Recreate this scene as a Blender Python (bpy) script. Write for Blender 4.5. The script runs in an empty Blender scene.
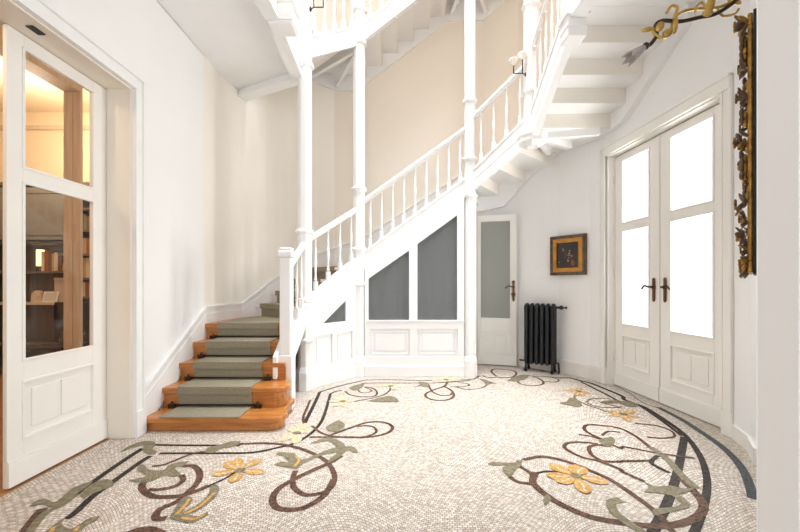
import bpy, math, random
from mathutils import Vector, Matrix
random.seed(7)
C = bpy.context.scene.collection
V = Vector

# ------------------------------------------------------------------ mesh builder
class MB:
    def __init__(s, M=None):
        s.v = []; s.f = []; s.m = []; s.sm = []; s.M = M
    def add(s, vs, fs, mi=0, smooth=False):
        b = len(s.v)
        for p in vs:
            p = V(p)
            s.v.append(tuple(s.M @ p) if s.M else tuple(p))
        for f in fs:
            s.f.append([b + i for i in f]); s.m.append(mi); s.sm.append(smooth)
    def box(s, x0, y0, z0, x1, y1, z1, mi=0):
        s.hexa([(x0,y0,z0),(x1,y0,z0),(x1,y1,z0),(x0,y1,z0)], [(x0,y0,z1),(x1,y0,z1),(x1,y1,z1),(x0,y1,z1)], mi)
    def hexa(s, lo, hi, mi=0):
        s.add(list(lo)+list(hi), [(3,2,1,0),(4,5,6,7),(0,1,5,4),(1,2,6,5),(2,3,7,6),(3,0,4,7)], mi)
    def prism(s, poly, z0, z1, mi=0, mtop=None, mbot=None):
        n = len(poly)
        a = sum(poly[i][0]*poly[(i+1)%n][1]-poly[(i+1)%n][0]*poly[i][1] for i in range(n))
        if a < 0: poly = poly[::-1]
        vs = [(p[0],p[1],z0) for p in poly]+[(p[0],p[1],z1) for p in poly]
        s.add(vs, [tuple(range(n-1,-1,-1))], mi if mbot is None else mbot)
        b = len(s.v)-2*n
        s.f.append([b+n+i for i in range(n)]); s.m.append(mi if mtop is None else mtop); s.sm.append(False)
        for i in range(n):
            j = (i+1)%n
            s.f.append([b+i,b+j,b+n+j,b+n+i]); s.m.append(mi); s.sm.append(False)
    def vprism(s, poly3, off, mi=0):
        n = len(poly3); o = V(off)
        vs = [V(p) for p in poly3]+[V(p)+o for p in poly3]
        fs = [tuple(range(n-1,-1,-1)), tuple(range(n,2*n))]+[(i,(i+1)%n,n+(i+1)%n,n+i) for i in range(n)]
        s.add(vs, fs, mi)
    def slab(s, p, q, zb0, zt0, zb1, zt1, th, mi=0, off=0.0):
        # upright board from plan point p to q with its own bottom and top heights
        d = V((q[0]-p[0], q[1]-p[1], 0)).normalized(); n = V((-d.y, d.x, 0))
        a = n*(off-th/2); b = n*(off+th/2)
        P = V((p[0],p[1],0)); Q = V((q[0],q[1],0)); z = V((0,0,1))
        s.hexa([P+a+z*zb0, Q+a+z*zb1, Q+b+z*zb1, P+b+z*zb0], [P+a+z*zt0, Q+a+z*zt1, Q+b+z*zt1, P+b+z*zt0], mi)
    def bar(s, p, q, w, h, mi=0):
        p = V(p); q = V(q); d = (q-p).normalized()
        n = V((-d.y, d.x, 0))
        n = n.normalized() if n.length > 1e-6 else V((1,0,0))
        u = n.cross(d) if n.cross(d).z > 0 else d.cross(n)
        a, b = n*w/2, u*h/2
        s.hexa([p-a-b, q-a-b, q+a-b, p+a-b], [p-a+b, q-a+b, q+a+b, p+a+b], mi)
    def lathe(s, c, prof, n=10, mi=0, smooth=True, rot=0.0, cap=True):
        vs = []; fs = []
        for r, z in prof:
            for k in range(n):
                a = rot+2*math.pi*k/n
                vs.append((c[0]+r*math.cos(a), c[1]+r*math.sin(a), c[2]+z))
        for i in range(len(prof)-1):
            for k in range(n):
                k2 = (k+1)%n
                fs.append((i*n+k, i*n+k2, (i+1)*n+k2, (i+1)*n+k))
        s.add(vs, fs, mi, smooth)
        if cap:
            b = len(s.v)-len(vs)
            s.f.append([b+k for k in range(n-1,-1,-1)]); s.m.append(mi); s.sm.append(False)
            s.f.append([b+(len(prof)-1)*n+k for k in range(n)]); s.m.append(mi); s.sm.append(False)
    def tube(s, pts, r, n=8, mi=0):
        pts = [V(p) for p in pts]; N = len(pts)
        rs = r if isinstance(r, (list, tuple)) else [r]*N
        vs = []; fs = []; u = None
        for i in range(N):
            d = (pts[min(i+1,N-1)]-pts[max(i-1,0)]).normalized()
            if u is None:
                u = d.cross(V((0,0,1)))
                if u.length < 1e-3: u = d.cross(V((1,0,0)))
            u = (u-d*u.dot(d)).normalized(); w = d.cross(u)
            for k in range(n):
                a = 2*math.pi*k/n
                vs.append(pts[i]+(u*math.cos(a)+w*math.sin(a))*rs[i])
        for i in range(N-1):
            for k in range(n):
                k2 = (k+1)%n
                fs.append((i*n+k, i*n+k2, (i+1)*n+k2, (i+1)*n+k))
        fs.append(tuple(range(n-1,-1,-1))); fs.append(tuple((N-1)*n+k for k in range(n)))
        s.add(vs, fs, mi, True)
    def blob(s, c, ax, R=None, n=8, m=5, mi=0):
        vs = []; fs = []; c = V(c); R = R or Matrix.Identity(3)
        for i in range(m+1):
            t = math.pi*i/m
            for k in range(n):
                a = 2*math.pi*k/n
                vs.append(c+R @ V((ax[0]*math.sin(t)*math.cos(a), ax[1]*math.sin(t)*math.sin(a), ax[2]*math.cos(t))))
        for i in range(m):
            for k in range(n):
                k2 = (k+1)%n
                fs.append((i*n+k, (i+1)*n+k, (i+1)*n+k2, i*n+k2))
        s.add(vs, fs, mi, True)
    def frame(s, u0, z0, u1, z1, w, v0, v1, mi=0):
        # rectangular ring in the local u(x)/z plane, thickness along y
        s.box(u0,v0,z0,u1,v1,z0+w,mi); s.box(u0,v0,z1-w,u1,v1,z1,mi)
        s.box(u0,v0,z0+w,u0+w,v1,z1-w,mi); s.box(u1-w,v0,z0+w,u1,v1,z1-w,mi)
    def mesh(s, name, mats):
        me = bpy.data.meshes.new(name)
        me.from_pydata([tuple(p) for p in s.v], [], s.f)
        for m in (mats if isinstance(mats, (list, tuple)) else [mats]): me.materials.append(m)
        me.polygons.foreach_set('material_index', s.m); me.polygons.foreach_set('use_smooth', s.sm)
        me.update()
        return me
    def build(s, name, mats, parent=None, bevel=0.0):
        o = bpy.data.objects.new(name, s.mesh(name, mats)); C.objects.link(o)
        if parent is not None: adopt(o, parent)
        if bevel:
            b = o.modifiers.new('edge', 'BEVEL'); b.width = bevel; b.segments = 2; b.limit_method = 'ANGLE'
        return o
def root_loc(o):
    l = V(o.location)
    while o.parent: o = o.parent; l = V((0,0,0))
    return l
ORIG = {}
def adopt(o, parent):
    # meshes are built in world coordinates; the thing's Empty sits at its base
    o.parent = parent
    l = ORIG.get(parent.name, V((0,0,0)))
    o.matrix_parent_inverse = Matrix.Translation(-l)
    ORIG[o.name] = V((0,0,0)) if True else l
def tag(o, label, cat, group=None):
    o['label'] = label; o['category'] = cat; o['kind'] = 'thing'
    if group: o['group'] = group
    return o
def thing(name, label, cat, loc=(0,0,0), group=None):
    o = bpy.data.objects.new(name, None); C.objects.link(o); o.location = loc
    o.empty_display_size = 0.1; ORIG[o.name] = V(loc)
    return tag(o, label, cat, group)
def struct(o):
    o['kind'] = 'structure'; return o
def structroot(name, loc=(0,0,0)):
    o = bpy.data.objects.new(name, None); C.objects.link(o); o.location = loc
    ORIG[o.name] = V(loc); o['kind'] = 'structure'; return o
def copy_tree(o, parent=None):
    c = o.copy(); C.objects.link(c)
    if parent is not None: c.parent = parent
    for ch in list(o.children): copy_tree(ch, c)
    return c
def frm(origin, u, v=None):
    # local x along u (plan), local y = left normal of u, local z up
    u = V((u[0],u[1],0)).normalized(); n = V((-u.y,u.x,0)) if v is None else V(v)
    return Matrix(((u.x,n.x,0,origin[0]),(u.y,n.y,0,origin[1]),(0,0,1,origin[2] if len(origin)>2 else 0),(0,0,0,1)))
def lerp(a, b, t): return tuple(a[i]+(b[i]-a[i])*t for i in range(len(a)))
def catmull(pts, n=6):
    P = [V((p[0],p[1],p[2] if len(p)>2 else 0)) for p in pts]; out = []
    for i in range(len(P)-1):
        p0 = P[max(i-1,0)]; p1 = P[i]; p2 = P[i+1]; p3 = P[min(i+2,len(P)-1)]
        for k in range(n):
            t = k/n
            out.append(0.5*((2*p1)+(p2-p0)*t+(2*p0-5*p1+4*p2-p3)*t*t+(3*p1-p0-3*p2+p3)*t**3))
    out.append(P[-1]); return out

# ------------------------------------------------------------------ materials
MATS = {}
def mat(name, col, rough=0.5, metal=0.0, var=0.0, vscale=6.0, bump=0.0, bscale=40.0, spec=0.5, coat=0.0):
    m = bpy.data.materials.new(name); m.use_nodes = True
    nt = m.node_tree; b = nt.nodes['Principled BSDF']
    b.inputs['Base Color'].default_value = (*col, 1); b.inputs['Roughness'].default_value = rough
    b.inputs['Metallic'].default_value = metal; b.inputs['Specular IOR Level'].default_value = spec
    b.inputs['Coat Weight'].default_value = coat
    g = nt.nodes.new('ShaderNodeNewGeometry')
    if var:
        no = nt.nodes.new('ShaderNodeTexNoise'); no.inputs['Scale'].default_value = vscale; no.inputs['Detail'].default_value = 4
        nt.links.new(g.outputs['Position'], no.inputs['Vector'])
        r = nt.nodes.new('ShaderNodeValToRGB'); e = r.color_ramp.elements
        e[0].position = .3; e[1].position = .7
        e[0].color = (*[max(0,c*(1-var)) for c in col],1); e[1].color = (*[min(1,c*(1+var)) for c in col],1)
        nt.links.new(no.outputs['Fac'], r.inputs['Fac']); nt.links.new(r.outputs['Color'], b.inputs['Base Color'])
    if bump:
        n2 = nt.nodes.new('ShaderNodeTexNoise'); n2.inputs['Scale'].default_value = bscale
        nt.links.new(g.outputs['Position'], n2.inputs['Vector'])
        bp = nt.nodes.new('ShaderNodeBump'); bp.inputs['Strength'].default_value = bump; bp.inputs['Distance'].default_value = .01
        nt.links.new(n2.outputs['Fac'], bp.inputs['Height']); nt.links.new(bp.outputs['Normal'], b.inputs['Normal'])
    MATS[name] = m; return m
def wood(name, c1, c2, rough=0.35, stretch=(3,30,30), coat=0.0):
    m = mat(name, c1, rough, coat=coat); nt = m.node_tree; b = nt.nodes['Principled BSDF']
    g = nt.nodes.new('ShaderNodeNewGeometry'); mp = nt.nodes.new('ShaderNodeMapping'); mp.inputs['Scale'].default_value = stretch
    no = nt.nodes.new('ShaderNodeTexNoise'); no.inputs['Scale'].default_value = 1.0; no.inputs['Detail'].default_value = 6; no.inputs['Distortion'].default_value = .6
    r = nt.nodes.new('ShaderNodeValToRGB'); e = r.color_ramp.elements
    e[0].position = .35; e[1].position = .65; e[0].color = (*c1,1); e[1].color = (*c2,1)
    nt.links.new(g.outputs['Position'], mp.inputs['Vector']); nt.links.new(mp.outputs['Vector'], no.inputs['Vector'])
    nt.links.new(no.outputs['Fac'], r.inputs['Fac']); nt.links.new(r.outputs['Color'], b.inputs['Base Color'])
    return m
def tessera(name, c1, c2, grout, w=.022, h=.0175, warp=.16, rough=.55):
    m = bpy.data.materials.new(name); m.use_nodes = True; nt = m.node_tree; b = nt.nodes['Principled BSDF']
    g = nt.nodes.new('ShaderNodeNewGeometry')
    no = nt.nodes.new('ShaderNodeTexNoise'); no.inputs['Scale'].default_value = 2.1; no.inputs['Detail'].default_value = 0
    nt.links.new(g.outputs['Position'], no.inputs['Vector'])
    # rows of stones laid in shallow scallops: y' = y + amp*cos(2 pi x / period) + drift
    sp = nt.nodes.new('ShaderNodeSeparateXYZ'); nt.links.new(g.outputs['Position'], sp.inputs[0])
    def mth(op, a, b_):
        n = nt.nodes.new('ShaderNodeMath'); n.operation = op
        for k, q in enumerate((a, b_)):
            if q is None: continue
            if isinstance(q, (int, float)): n.inputs[k].default_value = q
            else: nt.links.new(q, n.inputs[k])
        return n.outputs[0]
    no.inputs['Scale'].default_value = 1.1
    se = nt.nodes.new('ShaderNodeSeparateXYZ'); nt.links.new(no.outputs['Color'], se.inputs[0])
    cx = mth('ADD', sp.outputs['X'], mth('MULTIPLY', mth('SUBTRACT', se.outputs['X'], .5), warp*2.5))
    arc = mth('MULTIPLY', mth('ABSOLUTE', mth('SINE', mth('MULTIPLY', cx, 4.3), None), None), warp)
    yy = mth('ADD', mth('SUBTRACT', sp.outputs['Y'], arc), mth('MULTIPLY', mth('SUBTRACT', se.outputs['Y'], .5), warp*2.0))
    ad = nt.nodes.new('ShaderNodeCombineXYZ'); nt.links.new(cx, ad.inputs['X']); nt.links.new(yy, ad.inputs['Y'])
    br = nt.nodes.new('ShaderNodeTexBrick'); br.inputs['Scale'].default_value = 1
    br.inputs['Brick Width'].default_value = w; br.inputs['Row Height'].default_value = h
    br.inputs['Mortar Size'].default_value = .0015; br.inputs['Mortar Smooth'].default_value = .3; br.inputs['Bias'].default_value = 0
    br.inputs['Color1'].default_value = (*c1,1); br.inputs['Color2'].default_value = (*c2,1); br.inputs['Mortar'].default_value = (*grout,1)
    nt.links.new(ad.outputs[0], br.inputs['Vector'])
    # slow drift of the stone lots
    n2 = nt.nodes.new('ShaderNodeTexNoise'); n2.inputs['Scale'].default_value = 55; n2.inputs['Detail'].default_value = 1
    nt.links.new(g.outputs['Position'], n2.inputs['Vector'])
    mr = nt.nodes.new('ShaderNodeMapRange'); mr.inputs['From Min'].default_value = .3; mr.inputs['From Max'].default_value = .7
    mr.inputs['To Min'].default_value = .80; mr.inputs['To Max'].default_value = 1.12
    nt.links.new(n2.outputs['Fac'], mr.inputs['Value'])
    mx = nt.nodes.new('ShaderNodeVectorMath'); mx.operation = 'SCALE'
    nt.links.new(br.outputs['Color'], mx.inputs[0]); nt.links.new(mr.outputs[0], mx.inputs['Scale'])
    nt.links.new(mx.outputs[0], b.inputs['Base Color'])
    b.inputs['Roughness'].default_value = rough; b.inputs['Specular IOR Level'].default_value = .10
    bp = nt.nodes.new('ShaderNodeBump'); bp.inputs['Strength'].default_value = .25; bp.inputs['Distance'].default_value = .002; bp.invert = True
    nt.links.new(br.outputs['Fac'], bp.inputs['Height']); nt.links.new(bp.outputs['Normal'], b.inputs['Normal'])
    MATS[name] = m; return m
def glass(name, tint=(1,1,1), gloss=.08, body=None, mix=.0):
    m = bpy.data.materials.new(name); m.use_nodes = True; nt = m.node_tree; nt.nodes.remove(nt.nodes['Principled BSDF'])
    out = nt.nodes['Material Output']
    tr = nt.nodes.new('ShaderNodeBsdfTransparent'); tr.inputs['Color'].default_value = (*tint,1)
    gl = nt.nodes.new('ShaderNodeBsdfGlossy'); gl.inputs['Roughness'].default_value = .03
    fr = nt.nodes.new('ShaderNodeFresnel'); fr.inputs['IOR'].default_value = 1.45
    mx = nt.nodes.new('ShaderNodeMixShader'); 
    ge = nt.nodes.new('ShaderNodeNewGeometry'); iv = nt.nodes.new('ShaderNodeMath'); iv.operation = 'SUBTRACT'; iv.inputs[0].default_value = 1
    nt.links.new(ge.outputs['Backfacing'], iv.inputs[1]); mu = nt.nodes.new('ShaderNodeMath'); mu.operation = 'MULTIPLY'
    nt.links.new(fr.outputs[0], mu.inputs[0]); nt.links.new(iv.outputs[0], mu.inputs[1]); nt.links.new(mu.outputs[0], mx.inputs['Fac'])
    src = tr
    if body:
        df = nt.nodes.new('ShaderNodeBsdfDiffuse'); df.inputs['Color'].default_value = (*body,1)
        m2 = nt.nodes.new('ShaderNodeMixShader'); m2.inputs['Fac'].default_value = mix
        nt.links.new(tr.outputs[0], m2.inputs[1]); nt.links.new(df.outputs[0], m2.inputs[2]); src = m2
    nt.links.new(src.outputs[0], mx.inputs[1]); nt.links.new(gl.outputs[0], mx.inputs[2])
    nt.links.new(mx.outputs[0], out.inputs['Surface']); MATS[name] = m; return m

white = mat('white_gloss_paint', (.85,.85,.845), .38, var=.012, vscale=3)
wallw = mat('white_wall_plaster', (.86,.856,.852), .7, var=.015, vscale=1.2, bump=.05, bscale=30)
cream = mat('warm_shade_wall_plaster', (.83,.765,.675), .7, var=.012, vscale=1.0, bump=.05, bscale=30)  # wall plaster with the stairwell's warm shade put into its colour
soff = mat('warm_lit_riser_paint', (.85,.81,.74), .5, var=.01)  # warm light on the riser backs, put into their colour
jambw = mat('cream_jamb_paint', (.82,.76,.67), .45, var=.01)
ceilw = mat('ceiling_paint', (.88,.88,.88), .8, var=.01)
doorw = mat('ivory_door_paint', (.84,.82,.78), .4, var=.012, vscale=4)
marble = mat('pale_marble', (.78,.74,.70), .3, var=.06, vscale=5)
oak = wood('orange_oak', (.36,.125,.024), (.53,.21,.048), .3, (4,40,40), coat=.2)
carpet = mat('olive_grey_carpet', (.295,.262,.19), .95, var=.10, vscale=60, bump=.35, bscale=300, spec=.1)
bronze = mat('dark_bronze', (.055,.035,.025), .4, .8)
copper = mat('worn_copper', (.17,.075,.038), .4, .8)
iron = mat('black_iron', (.012,.013,.016), .42, .2, bump=.1, bscale=80)
gilt = mat('old_gilt', (.40,.215,.045), .38, .7, var=.45, vscale=30)
umber = mat('dark_umber_wood', (.13,.085,.055), .5, .25, var=.5, vscale=25)
frosted = mat('frosted_glass', (.50,.46,.45), .25)
milk = mat('milk_glass', (.9,.88,.82), .3)
tan = wood('tan_wood', (.62,.49,.37), (.70,.57,.44), .5, (25,25,2))
shelfw = wood('grey_brown_wood', (.13,.10,.075), (.19,.15,.11), .5, (20,20,2))
cabw = mat('grey_cabinet_paint', (.24,.225,.20), .5, var=.03)
libwall = mat('warm_library_plaster', (.86,.72,.52), .8)
boards = wood('library_floor_boards', (.30,.15,.06), (.40,.21,.09), .4, (3,25,25))
brass = mat('brass', (.50,.33,.09), .3, .9, var=.25, vscale=20)
shadeg = glass('tulip_shade_glass', tint=(.85,.82,.80), body=(.52,.47,.46), mix=.5)
clear = glass('clear_glass')
dim = glass('grey_pane_glass', (.55,.58,.60), body=(.40,.41,.41), mix=.32)
pale = glass('pale_pane_glass', (.8,.82,.82), body=(.58,.58,.54), mix=.35)
cloth = mat('grey_curtain_cloth', (.62,.62,.60), .9, var=.05, vscale=12)
clothp = mat('pale_curtain_cloth', (.74,.74,.68), .9, var=.05, vscale=12)
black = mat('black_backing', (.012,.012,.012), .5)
silver = mat('mirror_silver', (.9,.9,.9), .02, 1.0)
T_BASE = tessera('mosaic_field', (.49,.415,.345), (.74,.68,.61), (.19,.15,.12))
T_K = tessera('mosaic_dark', (.010,.008,.008), (.045,.032,.026), (.07,.06,.05), warp=.16)
T_B = tessera('mosaic_brown', (.045,.018,.012), (.165,.080,.046), (.15,.11,.085))
T_G = tessera('mosaic_khaki', (.16,.135,.075), (.25,.22,.145), (.22,.19,.14))
T_O = tessera('mosaic_ochre', (.46,.225,.03), (.58,.33,.08), (.55,.42,.26))
T_Y = tessera('mosaic_straw', (.62,.49,.27), (.68,.56,.34), (.6,.5,.38))
T_S = tessera('mosaic_slate', (.05,.055,.06), (.08,.085,.09), (.12,.12,.12))
T_L = tessera('mosaic_outer', (.44,.38,.31), (.62,.56,.48), (.27,.22,.18), w=.03, h=.014, warp=.05)
# traced mosaic ornament, metres on the floor plane
RIB=[('k',0.04,[(-1.85,2.077),(-1.864,2.288),(-1.879,2.493),(-1.884,2.739),(-1.875,2.739)]),('k',0.03,[(-1.835,2.827),(-1.666,2.82),(-1.435,2.817),(-1.191,2.813)]),('k',0.04,[(-1.707,1.933),(-1.709,1.998),(-1.738,2.133),(-1.745,2.299),(-1.752,2.547),(-1.745,2.647)]),('k',0.03,[(-1.707,2.683),(-1.532,2.686),(-1.312,2.683),(-1.279,2.686),(-1.054,2.698),(-0.918,2.767),(-0.797,2.854),(-0.724,3.019),(-0.69,3.232),(-0.697,3.479),(-0.74,3.927),(-0.764,4.147)]),('k',0.025,[(-0.764,4.147),(-0.721,4.235),(-0.66,4.284)]),('k',0.035,[(-0.822,3.24),(-0.837,3.456),(-0.857,3.756),(-0.893,4.215)]),('k',0.03,[(-0.893,4.215),(-0.709,4.469),(-0.444,4.73)]),('k',0.025,[(-0.444,4.73),(-0.227,4.765),(0.125,4.73),(0.225,4.726),(0.4,4.726)]),('k',0.025,[(-0.473,4.588),(-0.262,4.604),(0.122,4.596),(0.219,4.6),(0.411,4.6),(0.88,4.718)]),('b',0.025,[(0.753,4.743),(0.941,4.805),(1.042,4.971)]),('k',0.04,[(2.022,4.845),(2.179,4.845),(2.25,4.713),(2.318,4.588),(2.363,4.284),(2.384,4.05),(2.336,3.927),(2.388,3.69),(2.345,3.351),(2.271,3.019),(2.111,2.667),(1.913,2.358),(1.707,2.112),(1.493,1.894),(1.37,1.783)]),('k',0.03,[(2.23,4.67),(2.239,4.431),(2.249,4.147),(2.258,3.898),(2.363,3.766),(2.322,3.414),(2.233,2.995)]),('k',0.05,[(2.234,2.97),(1.952,2.629),(1.697,2.328),(1.458,2.065),(1.288,1.894),(1.177,1.783)]),('s',0.012,[(2.491,4.756),(2.55,4.547),(2.541,4.249),(2.463,3.805),(2.523,3.675)]),('s',0.05,[(2.521,3.69),(2.499,3.351),(2.451,3.096),(2.391,2.832),(2.306,2.61),(2.202,2.42),(2.076,2.242),(1.974,2.112)]),('b',0.04,[(-1.435,2.493),(-1.359,2.493),(-1.267,2.392),(-1.224,2.277),(-1.223,2.183),(-1.232,2.086),(-1.278,2.024),(-1.27,1.965),(-1.24,1.933),(-1.199,1.938)]),('b',0.035,[(-1.376,2.38),(-1.327,2.31),(-1.345,2.238),(-1.417,2.209),(-1.473,2.209)]),('b',0.04,[(-1.555,2.288),(-1.509,2.213),(-1.407,2.143),(-1.314,2.133),(-1.244,2.143),(-1.184,2.193),(-1.138,2.255)]),('k',0.018,[(-1.138,2.255),(-1.089,2.322),(-1.047,2.422)]),('b',0.025,[(-1.637,2.493),(-1.565,2.52),(-1.501,2.632),(-1.453,2.692),(-1.387,2.723)]),('b',0.05,[(-1.798,1.794),(-1.821,1.835),(-1.863,1.917),(-1.911,2.024)]),('g',0.04,[(-1.789,1.821),(-1.858,1.973),(-1.845,2.059),(-1.85,2.163)]),('b',0.02,[(-1.811,2.143),(-1.789,2.183),(-1.78,2.255)]),('b',0.05,[(-1.311,1.814),(-1.275,1.842),(-1.222,1.847),(-1.145,1.814)]),('b',0.035,[(-1.338,2.81),(-1.203,2.84),(-1.022,2.854),(-0.842,2.819),(-0.649,2.706),(-0.495,2.555),(-0.407,2.357),(-0.414,2.214),(-0.476,2.162),(-0.545,2.157),(-0.622,2.228),(-0.66,2.327),(-0.672,2.435)]),('b',0.04,[(-0.409,2.647),(-0.475,2.537),(-0.58,2.419),(-0.661,2.312),(-0.713,2.214),(-0.712,2.112),(-0.66,2.03),(-0.575,2.012),(-0.503,2.041),(-0.431,2.149),(-0.408,2.327)]),('b',0.03,[(-0.712,2.97),(-0.556,2.97),(-0.4,2.97),(-0.244,2.97),(-0.11,3.044),(-0.063,3.176),(-0.141,3.291),(-0.291,3.279),(-0.424,3.149),(-0.545,3.019)]),('b',0.025,[(-0.747,3.204),(-0.607,3.029),(-0.399,2.96),(-0.246,2.994),(-0.193,3.096),(-0.253,3.204),(-0.378,3.193)]),('b',0.025,[(-0.827,3.26),(-0.873,3.41),(-0.901,3.651),(-0.932,3.927)]),('b',0.025,[(-0.615,4.249),(-0.548,4.114),(-0.417,4.037),(-0.287,4.05),(-0.253,4.181),(-0.308,4.356),(-0.416,4.431)]),('b',0.02,[(-0.486,4.32),(-0.433,4.194),(-0.355,4.194),(-0.323,4.284),(-0.402,4.393)]),('b',0.022,[(-0.471,3.869),(-0.335,3.957),(-0.194,4.082),(-0.124,4.249),(-0.108,4.431)]),('b',0.03,[(0.588,4.658),(0.522,4.458),(0.362,4.274),(0.283,4.138),(0.284,4.01),(0.368,3.919),(0.497,3.931),(0.58,4.073),(0.58,4.274),(0.52,4.443)]),('b',0.025,[(0.342,4.536),(0.359,4.239),(0.44,4.086),(0.547,4.105),(0.588,4.218)]),('b',0.022,[(0.589,4.42),(0.79,4.458),(0.817,4.552),(0.711,4.617)]),('b',0.022,[(0.661,4.42),(0.746,4.324),(0.891,4.346),(1.007,4.458),(1.075,4.617)]),('b',0.03,[(1.088,4.971),(1.136,4.877),(1.311,4.859),(1.457,4.896),(1.575,5.118),(1.552,5.296),(1.348,5.362),(1.256,5.19),(1.26,4.924)]),('b',0.028,[(1.481,4.8),(1.447,4.588),(1.519,4.484),(1.673,4.508),(1.756,4.629),(1.764,4.845),(1.688,4.985),(1.573,4.985)]),('b',0.022,[(1.718,4.937),(1.87,4.918),(2.033,4.872)]),('b',0.022,[(1.776,4.67),(1.917,4.645),(1.996,4.756),(1.966,4.872)]),('g',0.025,[(1.907,4.114),(1.835,3.957),(1.863,3.756),(1.912,3.651),(1.942,3.551)]),('g',0.025,[(1.896,3.84),(2.0,3.957),(2.156,3.975),(2.258,3.898),(2.297,3.812)]),('b',0.02,[(1.891,3.812),(1.94,3.703),(2.079,3.677),(2.18,3.703)]),('b',0.02,[(2.038,3.84),(2.07,3.784),(2.145,3.703)]),('b',0.035,[(0.842,2.585),(0.982,2.632),(1.072,2.6),(1.155,2.53),(1.222,2.438),(1.28,2.345),(1.309,2.259),(1.333,2.125),(1.347,2.019),(1.339,1.913),(1.314,1.809)]),('b',0.045,[(0.866,2.411),(0.81,2.308),(0.809,2.236),(0.841,2.126),(0.903,2.026),(0.979,1.952),(1.057,1.918),(1.108,1.905),(1.182,1.884),(1.287,1.874),(1.4,1.894),(1.505,1.934),(1.597,1.997),(1.655,2.065),(1.704,2.188),(1.736,2.328)]),('b',0.03,[(0.808,2.569),(0.792,2.495),(0.828,2.398),(0.81,2.308)]),('b',0.03,[(0.683,2.358),(0.716,2.295),(0.797,2.271)]),('k',0.02,[(0.861,2.398),(0.959,2.425),(1.087,2.379)]),('b',0.03,[(1.566,2.929),(1.524,3.041),(1.531,3.143),(1.597,3.222),(1.687,3.222),(1.826,3.152),(1.86,2.995),(1.842,2.789)]),('b',0.025,[(1.429,3.019),(1.509,2.978),(1.565,2.897),(1.611,2.767),(1.659,2.789),(1.827,2.687),(2.032,2.61)]),('b',0.022,[(1.603,2.998),(1.7,3.084),(1.782,3.062)]),('b',0.03,[(1.487,2.84),(1.405,2.867),(1.293,2.867),(1.218,2.803),(1.217,2.715),(1.268,2.616),(1.345,2.569),(1.427,2.452),(1.423,2.42),(1.488,2.298)]),('b',0.03,[(1.53,2.803),(1.477,2.822),(1.396,2.785),(1.35,2.665),(1.374,2.569),(1.451,2.554),(1.524,2.562),(1.716,2.573)]),('b',0.022,[(2.025,3.262),(2.179,3.205),(2.217,3.096),(2.163,2.98),(2.042,2.946),(1.942,2.97)]),('k',0.03,[(1.809,2.648),(1.716,2.573),(1.684,2.513),(1.714,2.404)]),('g',0.05,[(1.842,2.789),(1.839,2.629),(1.769,2.373),(1.743,2.22)]),('g',0.05,[(1.23,2.103),(1.16,2.076),(1.129,1.986),(1.145,1.903),(1.171,1.827)])]
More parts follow.
